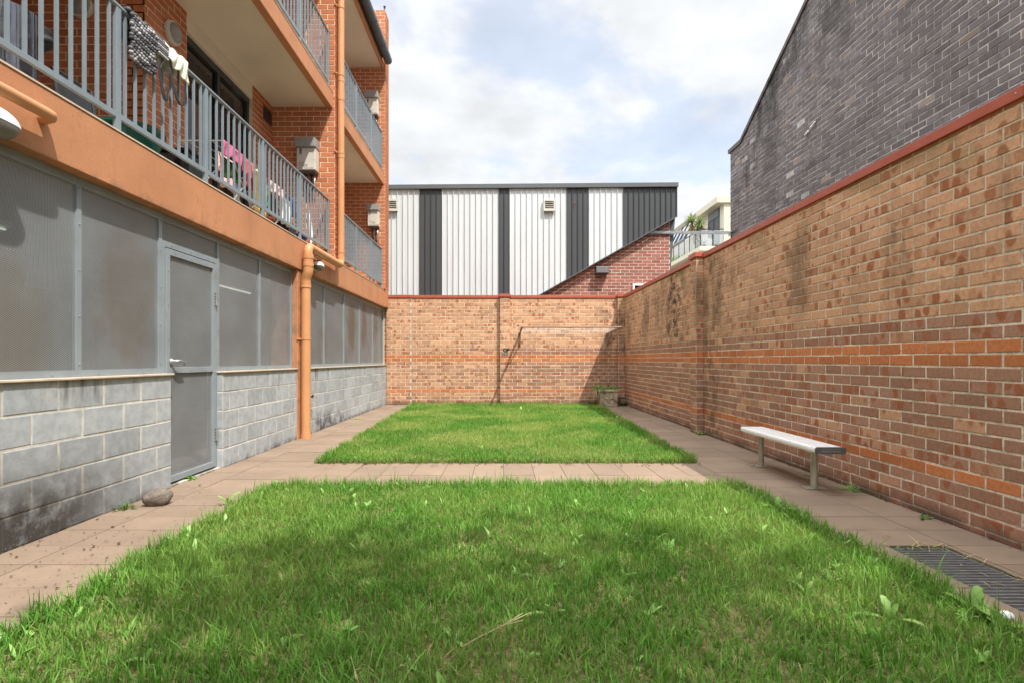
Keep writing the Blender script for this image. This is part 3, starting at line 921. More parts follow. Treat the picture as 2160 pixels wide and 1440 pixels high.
# railings
XRL = -2.90
def railing(ypost, y_start, y_end, z_b, z_t, individual, stuff=None):
    r = MB(); r.tube([(XRL, y_start, z_t - .018), (XRL, y_end, z_t - .018)], .021, 12)
    r.blob((XRL, y_end, z_t - .018), .021, .02, .021)
    root = r.build('balcony_railing', M['rail'], B, smooth=True, auto=40)
    m = MB(); m.box(XRL - .013, XRL + .013, y_start, y_end, z_b, z_b + .042); m.build('bottom_rail', M['rail'], root, bevel=.002)
    for y in ypost:
        m = MB(); m.box(XRL - .016, XRL + .016, y - .025, y + .025, z_b - .115, z_t - .028); m.build('post', M['rail'], root, bevel=.002)
    ends = list(ypost)
    for a, b in zip(ends[:-1], ends[1:]):
        n = max(int(round((b - a - .05) / .116)), 1)
        for i in range(n):
            y = a + .085 + (b - a - .17) * (i / (n - 1) if n > 1 else .5)
            if individual:
                m = MB(); m.box(XRL - .0095, XRL + .0095, y - .0095, y + .0095, z_b + .042, z_t - .03); m.build('baluster', M['rail'], root)
            else:
                stuff.box(XRL - .0095, XRL + .0095, y - .0095, y + .0095, z_b + .042, z_t - .03)
    return root
P1 = [1.61, 2.84, 4.065, 5.275, 6.53, 7.74, 9.0]
P2 = [9.44, 10.73, 11.95, 13.0]
railing(P1, 1.5, 9.06, 2.935, 3.80, True)
railing(P2, 9.36, 13.03, 2.935, 3.80, True)
st = MB()
railing(P1, 1.5, 9.06, 5.75, 6.61, False, st)
railing(P2, 9.36, 13.03, 5.75, 6.61, False, st)
o = st.build('baluster', M['rail'], B); o['kind'] = 'stuff'; o['label'] = 'upright grey bars of the upper balcony railings'

# downpipe with its swan neck
T = empty('downpipe', (-2.8, 7.71, 0), 'orange painted downpipe running from the roof to the path with a long sideways offset', 'downpipe')
m = MB(); m.tube([(-2.80, 7.71, .0), (-2.80, 7.71, 2.22)], .066, 20); m.build('lower_pipe', M['pipe'], T, smooth=True, auto=40)
m = MB(); m.tube([(-2.80, 7.71, 2.20), (-2.80, 7.71, 2.24), (-2.79, 7.70, 2.29), (-2.765, 7.685, 2.34), (-2.755, 7.68, 2.38), (-2.755, 7.68, 2.62)], .069, 20)
m.build('offset_bend', M['pipe'], T, smooth=True, auto=40)
for c, z in (((-2.80, 7.71), 2.14), ((-2.755, 7.68), 2.44), ((-2.755, 7.68), 2.55), ((-2.80, 7.71), 0)):
    m = MB(); m.tube([(c[0], c[1], z), (c[0], c[1], z + .05)], .0745, 20); m.build('collar', M['pipe'], T, smooth=True, auto=40)
zc = 2.725
m = MB()
arc = [(-2.755, 7.68, 2.62)] + [(-2.755, 7.68 + .09 * (1 - math.cos(a)), 2.635 + .09 * math.sin(a)) for a in [i * math.pi / 12 for i in range(7)]]
arc += [(-2.75, 9.10, zc)] + [(-2.745, 9.12 + .09 * math.sin(a), zc + .09 * (1 - math.cos(a))) for a in [i * math.pi / 12 for i in range(1, 7)]] + [(-2.745, 9.21, 2.9)]
m.tube(arc, .060, 20); m.build('sideways_pipe', M['pipe'], T, smooth=True, auto=50)
m = MB(); m.tube([(-2.745, 9.21, 2.86), (-2.745, 9.21, 8.22)], .056, 20); m.build('upper_pipe', M['pipe'], T, smooth=True, auto=40)
for z in (2.93, 4.55, 5.53, 5.85, 7.55):
    m = MB(); m.tube([(-2.745, 9.21, z), (-2.745, 9.21, z + (.06 if z != 5.53 else .2))], .0605, 20); m.build('collar', M['pipe'], T, smooth=True, auto=40)
for (x, y, z, xw) in ((-2.80, 7.71, 1.40, -2.87), (-2.745, 9.21, 4.62, -2.815), (-2.745, 9.21, 5.95, -2.815), (-2.745, 9.21, 7.1, -2.815)):
    m = MB(); m.tube([(x, y, z), (x, y, z + .022)], .072 if z < 2 else .0625, 20); m.box(xw - .005, x - .03, y - .10, y - .085, z, z + .02); m.box(xw - .003, xw + .012, y - .14, y - .05, z, z + .02)
    m.build('pipe_clamp', M['pipe'], T)

def side_pipe(pts, r, label):
    m = MB(); m.tube(pts, r, 16)
    return tag(m.build('waste_pipe', M['pipe'], None, smooth=True, auto=50), label, 'pipe')
side_pipe([(-2.765, YN + .1, 2.612), (-2.765, 3.27, 2.612), (-2.768, 3.305, 2.612), (-2.785, 3.325, 2.612), (-2.81, 3.335, 2.612), (-2.86, 3.338, 2.612)], .036, 'orange painted pipe along the beam face at the left edge, turning into the wall')
side_pipe([(-2.87, 7.83, 2.665), (-2.80, 7.83, 2.665), (-2.785, 7.86, 2.665), (-2.785, 8.30, 2.66), (-2.80, 8.34, 2.66), (-2.87, 8.35, 2.66)], .026, 'short thin orange pipe just above the bulkhead lamp beside the downpipe')

# bulkhead lamps on the beam
def bulkhead(yc, zc, ln, label, rr=.075):
    t = empty('bulkhead_lamp', (XF, yc, zc), label, 'wall lamp', 'bulkhead lamps on the orange beam')
    rot = Matrix.Identity(3)
    def shell(z_lo, z_hi, rx, ry, rz, name, mat):
        mb = MB(); n, mm = 24, 10
        vs = []; fs = []
        for i in range(mm + 1):
            ph = z_lo + (z_hi - z_lo) * i / mm
            for k in range(n):
                a = 2 * math.pi * k / n
                cxv, sxv = math.cos(a), math.sin(a)
                ex = math.copysign(abs(cxv) ** .75, cxv); ey = math.copysign(abs(sxv) ** .75, sxv)
                vs.append((XF + .072 + rx * math.cos(ph) * ex, yc + ry * math.cos(ph) * ey, zc + rz * math.sin(ph)))
        for i in range(mm):
            for k in range(n):
                a = i * n + k; b = i * n + (k + 1) % n
                fs.append((a, b, b + n, a + n))
        fs.append(tuple(range(n - 1, -1, -1))); fs.append(tuple(range(mm * n, (mm + 1) * n)))
        mb.add(vs, fs)
        return mb.build(name, mat, t, smooth=True, auto=50)
    shell(.0, 1.5, .068, ln / 2, rr * .85, 'hood', M['white'])
    shell(-1.2, -.02, .066, ln / 2 - .004, rr * .9, 'diffuser', M['lens'])
    m = MB(); m.box(XF - .004, XF + .016, yc - ln * .34, yc + ln * .34, zc - rr * .75, zc + rr * .6); m.build('back_plate', M['white'], t, bevel=.004)
    return t
bulkhead(2.93, 2.425, .32, 'white oval bulkhead lamp on the orange beam at the left edge, below a pipe', .10)
bulkhead(8.20, 2.535, .24, 'white bulkhead lamp on the orange beam right beside the downpipe bend', .085)

def round_lamp(c, axis, r, label):
    t = empty('round_lamp', c, label, 'wall lamp', 'round balcony wall lamps')
    s = 1 if axis == 'X' else -1
    m = MB(); m.lathe(c, [(r, 0), (r, s * .03), (r * .93, s * .05), (r * .80, s * .05)], 28, axis); 
    for k in range(3):
        a = k * 2.1 + .5
        d = Vector((0, math.cos(a), math.sin(a))) if axis == 'X' else Vector((math.sin(a), 0, math.cos(a)))
        n_ = Vector((s * .03, 0, 0)) if axis == 'X' else Vector((0, s * .03, 0))
        m.blob(Vector(c) + d * r * .98 + n_, .02, .02, .02)
    m.build('rim', M['heater'], t, fix=True)
    m = MB(); m.lathe(c, [(r * .82, s * .045), (r * .78, s * .065), (r * .5, s * .085), (.01, s * .092)], 28, axis); m.build('diffuser', M['cowl'], t, smooth=True, fix=True)
round_lamp((XI + .006, 6.30, 4.93), 'X', .135, 'round cream wall lamp on the brickwork beside the balcony door')
round_lamp((-4.53, 5.834, 4.92), 'Y', .125, 'round lamp on the shaded brick wall at the back of the balcony')

# gas water heaters
def text_mesh(cu, name):
    tmp = bpy.data.objects.new(name + '_curve', cu)
    COL.objects.link(tmp)
    me = bpy.data.meshes.new_from_object(tmp.evaluated_get(bpy.context.evaluated_depsgraph_get()))
    me.name = name
    bpy.data.objects.remove(tmp)
    ob = bpy.data.objects.new(name, me); COL.objects.link(ob)
    return ob
def heater(x0, x1, yw, z0, zc, z1, label, deep=.20, pipes=True):
    t = empty('water_heater', ((x0 + x1) / 2, yw, z0), label, 'water heater', 'water heaters on the balcony end walls')
    yf = yw - deep
    m = MB(); m.box(x0, x1, yf, yw - .012, z0 + .02, zc); m.build('casing', M['heater'], t, bevel=.012)
    m = MB(); m.box(x0 + .02, x1 - .02, yf + .02, yw - .012, z0 - .01, z0 + .019); m.build('underside', M['alumd'], t)
    m = MB(); m.box(x0 - .015, x1 + .01, yf - .045, yw - .008, zc + .002, z1); m.build('flue_cowl', M['cowl'], t, bevel=.006)
    w = x1 - x0
    m = MB(); m.box(x0 + .05 * w / .3, x0 + .27 * w, yf - .0022, yf + .001, zc - .115, zc - .022); m.build('sticker', M['blue'], t)
    m = MB(); m.box(x0 + .07 * w / .3, x0 + .24 * w, yf - .0036, yf - .0022, zc - .112, zc - .075); m.build('sticker_label', M['wcloth'], t)
    def text(s, x, z, size, mat, name):
        cu = bpy.data.curves.new(name, 'FONT'); cu.body = s; cu.size = size; cu.extrude = .0006
        cu.materials.append(mat)
        ob = text_mesh(cu, name); ob.parent = t
        ob.location = Vector((x, yf - .0015, z)) - world_off(t); ob.rotation_euler = (math.pi / 2, 0, 0)
    text('Rinnai', x0 + .035, z0 + .125, .036, M['redink'], 'red_lettering')
    text('V1600', x0 + .035, z0 + .075, .056, M['greyink'], 'grey_lettering')
    m = MB()
    for i in range(3): m.box(x0 + .04 + i * .085, x0 + .105 + i * .085, yf - .0018, yf + .001, z0 + .046, z0 + .053)
    m.build('vent_slots', M['greyink'], t)
    if pipes:
        for i, dx in enumerate((.10, .15, .20, .25)):
            m = MB(); x = x0 + dx * w / .3
            m.tube([(x, yw - .08, z0 + .0), (x, yw - .08, z0 - .18 - .03 * i), (x + .01, yw - .04, z0 - .24 - .03 * i), (x + .01, yw - .02, z0 - .42)], .010, 8)
            m.build('pipe', M['galv'] if i % 2 else M['black'], t, smooth=True)
    return t
heater(-3.385, -3.075, 9.095, 4.225, 4.615, 4.765, 'beige water heater half in sun on the nearer brick pier above the laundry')
heater(-3.19, -2.935, 13.036, 4.275, 4.665, 4.80, 'lower beige water heater on the far brick pier, beside the striped shed', .20)
heater(-3.25, -2.955, 13.036, 6.94, 7.34, 7.49, 'beige water heater on the top balcony, under the eaves at the far pier', .20)

# fluorescent tubes in the car park
for y0, lab in ((4.25, 'lit tube lamp seen through the mesh at the left edge'), (9.55, 'lit tube lamp seen through the mesh right of the door')):
    t = empty('tube_lamp', (-5, y0 + .6, 2.45), lab, 'ceiling lamp', 'car park tube lamps')
    m = MB(); m.box(-5.05, -4.95, y0, y0 + 1.2, 2.445, 2.5); m.build('batten', M['white'], t)
    m = MB(); m.tube([(-5, y0 + .02, 2.425), (-5, y0 + 1.18, 2.425)], .012, 10); m.build('tube', M['tube'], t)
# ------------------------------------------------------------------ courtyard walls
ZB = -.044; CT = 2.652; CT2 = 2.722                # first bed joint, underside and top of the coping
def yard_cls(r, brown):
    if r >= 31: return 1.0
    if r in (4, 13, 14): return 1.0
    if r < 17: return .5 if R() < brown else (.28 if R() < .95 else 0.0)
    return (0.0 if R() < .8 else .25) if R() < .97 else .32
SW = empty('side_brick_wall', (XR, 5, 0), 'long shaded tan brick wall with orange bands along the right side of the yard', 'brick wall')
mb = MB(); mb.box(XR + .002, XR + .225, YN, YB + .22, -.1, CT, 1)
bricks(mb, (XR, YN, 0), (0, 1, 0), (-1, 0, 0), YB - YN, 0, CT, ZB, lambda r, u: yard_cls(r, .86), ph=(3.166 - YN) % .24, dp=.004, m=.0112)
mb.build('brickwork', [M['tan'], M['side_mortar']], SW)
def pier(parent, face, c, w, d, brown, zt=CT + .018):
    """engaged pier: face 'X' stands off the side wall, 'Y' off the end wall"""
    mb = MB()
    if face == 'X':
        x0 = XR - d
        mb.box(x0 + .003, XR - .003, c + .003, c + w - .003, -.05, zt, 1)
        bricks(mb, (x0, c, 0), (0, 1, 0), (-1, 0, 0), w, 0, zt, ZB, lambda r, u: yard_cls(r, brown), ph=0.0)
        bricks(mb, (x0, c, 0), (1, 0, 0), (0, -1, 0), d - .004, 0, zt, ZB, lambda r, u: 1.0 if r in (13, 14) else yard_cls(r, .55), ph=-.12)
    else:
        y0 = YB - d
        mb.box(c + .003, c + w - .003, y0 + .003, YB - .003, -.05, zt, 1)
        bricks(mb, (c, y0, 0), (1, 0, 0), (0, -1, 0), w, 0, zt, ZB, lambda r, u: yard_cls(r, brown), ph=0.0)
        bricks(mb, (c, y0, 0), (0, 1, 0), (-1, 0, 0), d - .004, 0, zt, ZB, lambda r, u: yard_cls(r, brown), ph=0.0)
        bricks(mb, (c + w, y0, 0), (0, 1, 0), (1, 0, 0), d - .004, 0, zt, ZB, lambda r, u: yard_cls(r, brown), ph=0.0)
    return mb.build('pier', [M['tan'], M['tan_mortar']], parent)
pier(SW, 'X', 8.17, .24, .112, .7)
pier(SW, 'X', -.6, .24, .112, .7)
def coping(parent, a, b, axis, lo, hi, seams, z0=CT, z1=CT2):
    pts = [a] + seams + [b]
    for p, q in zip(pts[:-1], pts[1:]):
        mb = MB()
        if axis == 'Y': mb.box(lo, hi, p + .0015, q - .0015, z0, z1)
        else: mb.box(p + .0015, q - .0015, lo, hi, z0, z1)
        mb.build('coping', M['coping'], parent, bevel=.003)
coping(SW, YN, YB + .25, 'Y', XR - .024, XR + .25, [.7, 3.14, 5.6, 8.08, 8.52, 10.9])
m = MB(); m.box(XR - .112 - .026, XR - .0242, 8.142, 8.438, CT + .0185, CT2 + .02); m.build('pier_cap', M['coping'], SW, bevel=.003)
for y in (3.10, 3.18, 8.05): 
    m = MB(); m.blob((XR - .025, y, CT + .035), .006, .006, .006); m.build('coping_rivet', M['galv'], SW)

EW = empty('end_brick_wall', (0, YB, 0), 'sunlit tan brick wall with two orange bands across the end of the yard', 'brick wall')
mb = MB(); mb.box(XL - .1, XR + .001, YB + .002, YB + .22, -.1, CT, 1)
bricks(mb, (XL - .1, YB, 0), (1, 0, 0), (0, -1, 0), XR - XL + .1, 0, CT, ZB, lambda r, u: yard_cls(r, .12 if u + XL - .1 < 0.1 else .8), ph=.02)
mb.build('brickwork', [M['tan'], M['tan_mortar']], EW)
pier(EW, 'Y', -.035, .235, .112, .45)
pier(EW, 'Y', XL + .015, .62, .06, .12, CT)
pier(EW, 'Y', 2.895, .16, .112, .7)
coping(EW, XL - .1, XR - .03, 'X', YB - .024, YB + .25, [-1.9, -.06, .225, 2.87])
for a, b, d in ((-.062, .227, .112), (2.87, XR - .03, .112), (XL, -2.23, .06)):
    m = MB(); m.box(a, b, YB - d - .026, YB - .0245, CT + (.0185 if d > .1 else .001), CT2 + (.02 if d > .1 else 0)); m.build('pier_cap', M['coping'], EW, bevel=.003)
m = MB(); m.box(-2.2478, -2.236, YB - .058, YB - .003, 0, CT); m.build('movement_joint', M['gable_mortar'], EW)
m = MB(); m.box(XR - .012, XR - .001, YB - .113, YB - .10, 0, CT); m.build('corner_joint', M['tan_mortar'], EW)
def writing(s, loc, size, mat, name, parent):
    cu = bpy.data.curves.new(name, 'FONT'); cu.body = s; cu.size = size; cu.extrude = .0004; cu.offset = .006; cu.materials.append(mat)
    ob = text_mesh(cu, name); ob.parent = parent
    ob.location = Vector(loc) - world_off(parent); ob.rotation_euler = (math.pi / 2, 0, 0)
    return ob
writing('QP', (.035, YB - .1175, 1.315), .12, M['black'], 'scrawled_lettering', EW)
writing('ULS', (.005, YB - .1175, 1.225), .095, M['greyink'], 'scrawled_lettering', EW)

# folding clothes airer on the end wall
CL = empty('clothesline', (1.55, YB, 1.6), 'tan folding clothesline frame fixed high on the sunlit end wall', 'clothesline')
def arm(x, last):
    m = MB(); m.box(x - .028, x + .028, YB - .035, YB - .006, 1.46, 1.79); m.build('wall_plate', M['bracket'], CL, bevel=.003)
    m = MB(); m.bar((x, YB - .03, 1.755), (x + .0, 11.95, 1.835), .036, .042); m.build('arm', M['bracket'], CL)
    m = MB(); m.bar((x, YB - .03, 1.50), (x, 12.85, 1.775), .02, .02); m.build('brace', M['bracket'], CL)
arm(.45, 0); arm(2.64, 1)
m = MB(); m.tube([(.44, 11.95, 1.835), (2.655, 11.95, 1.835)], .016, 10); m.build('front_bar', M['bracket'], CL)
for i in range(7):
    y = 12.12 + i * .19
    z = 1.835 - (y - 11.95) * .052
    m = MB(); m.tube([(.45, y, z + .012), (1.5, y, z + .004), (2.64, y, z + .012)], .0028, 5); m.build('line', M['wire'], CL)

# ------------------------------------------------------------------ dark gabled building beyond the side wall
XD = 5.2
def gtop(y):
    if y > 11.7: return 5.80
    if y > 7.4: return 5.80 + .539 * (11.7 - y)
    return 5.80 + .539 * 4.3 - .539 * (7.4 - y) if y > 3.1 else 5.80
GB = empty('gabled_building', (XD, 7, 0), 'windowless blue grey brick gable wall rising behind the right hand wall', 'building')
mb = MB()
yend = 12.24
def gcls(r, u): return 1.0 if R() < .02 else (.5 if R() < .35 else 0.0)
bricks(mb, (XD, -3, 0), (0, 1, 0), (-1, 0, 0), yend + 3, 2.0, 8.3, .02, gcls, L=.24, CH=.086, m=.0115, dp=.004, top=lambda u: gtop(u - 3), mortar=False, jit=.003)
ys = [-3, 3.1, 7.4, 11.7, yend]
poly = [(XD, -3, -.1)] + [(XD, yend, -.1)] + [(XD, y, gtop(y) - .004) for y in reversed(ys)]
mb.prism(poly, (.25, 0, 0), 1)
mb.build('gable_wall', [M['gable'], M['gable_mortar']], GB)
cp = [(12.31, 5.80), (11.7, 5.80), (7.4, gtop(7.4)), (3.1, 5.80), (-3.0, 5.80)]
for (a, za), (b, zb_) in zip(cp[:-1], cp[1:]):
    n = max(1, int(abs(a - b) / .24))
    for i in range(n):
        t0, t1 = i / n, (i + 1) / n
        y0, y1 = a + (b - a) * t0, a + (b - a) * t1
        q0, q1 = za + (zb_ - za) * t0, za + (zb_ - za) * t1
        m = MB(); m.prism([(XD - .035, y0 - .004, q0), (XD - .035, y1 + .004, q1), (XD - .035, y1 + .004, q1 + .085), (XD - .035, y0 - .004, q0 + .085)], (.32, 0, 0))
        if i == 0: acc = MB()
        acc.add(m.v, m.f, 0, (R(), .5 if R() < .6 else 0., R(), 1))
    acc.build('gable_coping', M['gable'], GB, fix=True)
m = MB(); m.prism([(XD + .251, -3, -.1), (XD + .251, yend - .01, -.1), (XD + .251, yend - .01, 5.7), (XD + .251, 7.4, 7.9), (XD + .251, 3.1, 5.7), (XD + .251, -3, 5.7)], (9, 0, 0)); m.build('roof_body', M['gutter'], GB)
m = MB(); c = onX(1716, 265, XD); m.bar((XD - .03, c.y - .10, c.z + .02), (XD - .03, c.y + .04, c.z - .02), .02, .02); m.bar((XD - .03, c.y + .1, c.z - .05), (XD - .03, c.y + .2, c.z - .08), .02, .02); m.build('wall_tie', M['white'], GB)

# ------------------------------------------------------------------ striped shed behind the end wall
YS = 14.5
SH = empty('striped_shed', (1, YS, 0), 'shed clad in white and charcoal striped metal over plum brick, behind the end wall', 'building')
x_ = lambda px: (px - VX) * YS / F
def ztop(x): return 5.70 + (x + 3.6) * .0085
def zdiag(x):
    a, b = x_(1145), x_(1424)
    za = H - (618 - VY) * YS / F; zb2 = H - (459 - VY) * YS / F
    return za + (x - a) * (zb2 - za) / (b - a)
stripes = [(-5.2, x_(885), 'w'), (x_(885), x_(932.5), 'd'), (x_(932.5), x_(1051.7), 'w'), (x_(1051.7), x_(1075), 'd'), (x_(1075), x_(1195), 'w'),
           (x_(1195), x_(1241.7), 'd'), (x_(1241.7), x_(1314), 'w'), (x_(1314), x_(1427), 'd')]
for a, b, col in stripes:
    n = max(1, int(round((b - a) / .1515))); w = (b - a) / n
    mb = MB()
    prof = []
    for i in range(n):
        p = a + i * w
        prof += [(p, 0), (p + .002, .036), (p + .013, .036), (p + .015, 0)]
    prof.append((b, 0))
    vs = []
    for (x, d) in prof:
        lo = max(2.0, zdiag(x))
        vs += [(x, YS - d, lo), (x, YS - d, ztop(x) - .02)]
    mb.add(vs, [(2 * i, 2 * i + 2, 2 * i + 3, 2 * i + 1) for i in range(len(prof) - 1)])
    mb.build('cladding_stripe', M['clad_w'] if col == 'w' else M['clad_d'], SH)
xr = x_(1428)
m = MB()
m.prism([(-5.2, YS - .075, ztop(-5.2) - .03), (xr + .02, YS - .075, ztop(xr) - .03), (xr + .02, YS - .075, ztop(xr) + .085), (-5.2, YS - .075, ztop(-5.2) + .085)], (0, .4, 0))
m.build('roof_flashing', M['flash'], SH, bevel=.004)
m = MB()
a = (x_(1135), YS - .05, zdiag(x_(1135)) - .012); b = (x_(1427), YS - .05, zdiag(x_(1427)) - .012)
m.bar(a, b, .075, .022); m.build('bottom_flashing', M['flash'], SH)
mb = MB(); x0, x1 = x_(1080), (1413 - VX) * 14.6 / F
mb.box(x0, x1 - .002, 14.602, 14.85, 0, 5.3, 1)
bricks(mb, (x0, 14.6, 0), (1, 0, 0), (0, -1, 0), x1 - x0, 2.0, 5.05, .02, lambda r, u: 0.0, ph=.06, m=.012, jit=.0015)
mb.build('plum_brickwork', [M['shed'], M['shed_mortar']], SH)
m = MB()
z = lambda py: H - (py - VY) * 14.6 / F
X6 = lambda px: (px - VX) * 14.6 / F
m.prism([(x1 + .001, 14.64, z(565)), (X6(1416), 14.64, z(565)), (X6(1425), 14.64, z(462)), (X6(1425), 14.64, ztop(4.6)), (x1 + .001, 14.64, ztop(4.6))], (0, .25, 0))
m.build('corner_fin', M['flash'], SH)
m = MB(); m.box(-5.2, xr - .05, YS + .4, 24, 2, 5.6); m.build('shed_body', M['gutter'], SH)
m = MB(); m.box(x_(1427) - .004, x_(1427) + .012, YS - .04, YS + .45, zdiag(x_(1427)), ztop(4.7) - .032); m.build('end_flashing', M['flash'], SH)
for (a, b) in ((819, 840), (1146, 1170)):
    m = MB(); x0_, x1_ = x_(a), x_(b); zt, zb_ = H - (422.5 - VY) * YS / F, H - (447.5 - VY) * YS / F
    y0 = YS - .10
    m.box(x0_, x1_, y0, YS - .04, zt - .055, zt); m.box(x0_, x1_, y0, YS - .04, zb_, zb_ + .055)
    m.box(x0_, x0_ + .035, y0, YS - .04, zb_ + .055, zt - .055); m.box(x1_ - .035, x1_, y0, YS - .04, zb_ + .055, zt - .055)
    v = m.build('louvre_vent', M['heater'], SH, bevel=.003)
    n = 4; hgt = zt - zb_ - .11
    m = MB()
    for i in range(n):
        zz_ = zb_ + .055 + hgt * (i + .15) / n
        m.prism([(x0_ + .036, y0 + .01, zz_), (x0_ + .036, y0 + .05, zz_ + hgt / n * .55), (x0_ + .036, y0 + .05, zz_ + hgt / n * .63), (x0_ + .036, y0 + .008, zz_ + .012)], (x1_ - x0_ - .072, 0, 0))
    m.build('slats', M['heater'], v, fix=True)
    m = MB(); m.box(x0_ + .036, x1_ - .036, YS - .048, YS - .041, zb_ + .056, zt - .056); m.build('vent_opening', M['black'], v)
m = MB(); c = atY(1212, 429, YS - .045); m.lathe((c.x, c.y, c.z), [(.028, 0), (.02, -.02), (.01, -.02)], 12, 'Y'); m.build('rusty_fixing', M['curtain'], SH)
m = MB(); z0_, z1_ = z(640), z(599); x0_, x1_ = X6(1334), X6(1376)
m.box(x0_, x0_ + .05, 14.555, 14.61, z0_, z1_); m.box(x0_ + .05, x1_, 14.555, 14.61, z1_ - .05, z1_); w = m.build('window', M['white'], SH)
m = MB(); m.box(x0_ + .051, x1_, 14.575, 14.59, z0_, z1_ - .051); m.build('pane', M['glass'], w)
# flood lamp
t = empty('flood_lamp', atY(1270, 570, 14.6), 'dark boxy flood lamp on the plum brick under the sloping cladding', 'wall lamp')
xa, xb = (1257.5 - VX) * 14.4 / F, (1284 - VX) * 14.4 / F
za, zb_ = H - (579 - VY) * 14.4 / F, H - (561 - VY) * 14.4 / F
m = MB(); m.prism([(xa, 14.595, za + .02), (xa, 14.42, za), (xa, 14.36, za + .03), (xa, 14.40, zb_ - .02), (xa, 14.46, zb_), (xa, 14.595, zb_)], (xb - xa, 0, 0)); m.build('housing', M['gutter'], t, bevel=.008, fix=True)
m = MB(); m.prism([(xa + .035, 14.357, za + .045), (xa + .035, 14.392, zb_ - .05), (xa + .035, 14.40, zb_ - .05), (xa + .035, 14.365, za + .045)], (xb - xa - .07, 0, 0)); m.build('lamp_glass', M['floodglass'], t, fix=True)
# strut from the shed to the gable corner
m = MB(); a = atY(1363, 490.5, 14.565); b = atY(1600, 492, 14.565)
m.bar(a, b, .05, .075); t = tag(m.build('steel_strut', M['galv'], None), 'thin grey steel strut spanning level from the plum brick to behind the dark gable corner', 'strut')
b = atY(1544, 493, 12.2); m = MB(); m.lathe((XD - .02, b.y + .01, b.z - .05), [(.04, 0), (.04, .09), (.028, .11)], 12); m.bar((XD - .03, b.y, b.z + .02), (XD - .03, b.y - .35, b.z + .02), .02, .02); m.build('strut_fixing', M['galv'], GB)

# ------------------------------------------------------------------ cream flats further back on the right
CB = empty('cream_flats', (14, 36, 0), 'cream flat roofed apartment block with a glass railed balcony, far right', 'building')
XC, YC = 13.2, 32.0
m = MB(); m.box(XC, XC + 9, YC, YC + 1.0, 3, 10.5); m.box(XC, XC + 9, YC + 2.4, 35.4, 3, 10.5); m.box(XC, XC + 9, YC + 1.0, YC + 2.4, 9.9, 10.5); m.box(XC + .4, XC + 9, YC + 1.0, YC + 2.4, 3, 9.9); m.build('wall', M['cream'], CB)
m = MB(); m.box(XC - .45, XC + 9.2, YC - .12, 35.4, 10.38, 10.76); m.build('parapet', M['cream'], CB, bevel=.02)
d = MB(); y0, y1 = YC + .62, YC + 2.35
d.box(XC - .05, XC + .0, y0, y0 + .07, 7.85, 10.3); d.box(XC - .05, XC + .0, y1 - .07, y1, 7.85, 10.3); d.box(XC - .05, XC + .0, y0 + .07, y1 - .07, 9.75, 9.83); d.box(XC - .05, XC + .0, (y0 + y1) / 2 - .04, (y0 + y1) / 2 + .04, 7.85, 9.75)
d = d.build('balcony_door', M['dark'], CB)
m = MB(); m.box(XC - .03, XC - .004, y0 + .07, (y0 + y1) / 2 - .04, 7.85, 9.75); m.box(XC - .03, XC - .004, (y0 + y1) / 2 + .04, y1 - .07, 7.85, 9.75); m.build('pane', M['glass'], d)
m = MB(); m.box(XC - .06, XC - .003, y0 + .07, y1 - .07, 9.84, 10.3); m.build('blind_box', M['flash'], d)
XBL = 11.76
m = MB(); m.box(XBL, XC - .002, YC, 43, 7.55, 7.84); m.build('balcony_slab', M['cream'], CB, bevel=.02)
m = MB(); m.box(XBL + .4, XC - .003, YC + .5, 43, 7.2, 7.548); m.build('slab_beam', M['creamd'], CB)
rl = MB(); rl.bar((XBL + .05, YC + .05, 8.84), (XBL + .05, 42.5, 8.84), .05, .05); rl.bar((XBL + .05, YC + .05, 8.84), (XC + .9, YC + .05, 8.84), .05, .05)
rl = rl.build('glass_railing', M['dark'], CB)
yp = [YC + .05] + [Yx(p, XBL + .05) for p in (1467, 1454.5, 1443.5, 1432, 1421)]
for y in yp:
    m = MB(); m.box(XBL + .03, XBL + .07, y - .03, y + .03, 7.84, 8.815); m.build('railing_post', M['dark'], rl)
for a, b in zip(yp[:-1], yp[1:]):
    m = MB(); m.box(XBL + .045, XBL + .055, a + .05, b - .05, 7.92, 8.78); m.build('glass_panel', M['glassb'], rl)
for i in range(2):
    a = XBL + .1 + i * .75
    m = MB(); m.box(a, a + .65, YC + .045, YC + .055, 7.92, 8.78); m.build('glass_panel', M['glassb'], rl)
    m = MB(); m.box(a + .67, a + .71, YC + .03, YC + .07, 7.84, 8.815); m.build('railing_post', M['dark'], rl)
m = MB(); m.box(XC - .9, XC + 6, 43, 52, 3, 9.0); m.build('rear_wing', M['cream'], CB)
m = MB(); m.box(XC - 1.8, XC + 6, 42.6, 52, 9.0, 9.25); m.build('rear_roof', M['creamd'], CB)
m = MB(); m.box(XC - .45, XC - .3, 35.42, 43, 10.42, 10.7); m.build('pergola_fascia', M['creamd'], CB)
m = MB(); m.box(XC, XC + 6, 35.41, 43, 3, 9.6); m.build('rear_wall', M['cream'], CB)
for i in range(6):
    y = 35.9 + i * 1.1
    m = MB(); m.prism([(XC - 1.1, y, 9.15), (XC - .9, y, 9.15), (XC - .31, y, 10.6), (XC - .31, y, 10.4)], (0, .14, 0)); m.build('pergola_blade', M['flash'], CB, fix=True)
m = MB(); m.box(XC - 1.15, XC - .95, 36.2, 43, 9.0, 9.16); m.build('pergola_beam', M['creamd'], CB)
m = MB(); m.box(12.55, 12.98, 33.0, 33.8, 7.845, 8.5); ac = tag(m.build('air_conditioner', M['white'], None, bevel=.03), 'white air conditioner box on the far balcony behind the glass', 'air conditioner')
m = MB(); m.lathe((12.545, 33.4, 8.18), [(.24, 0), (.24, -.015), (.05, -.02)], 16, 'X'); m.build('fan_grille', M['cowl'], ac, fix=True)
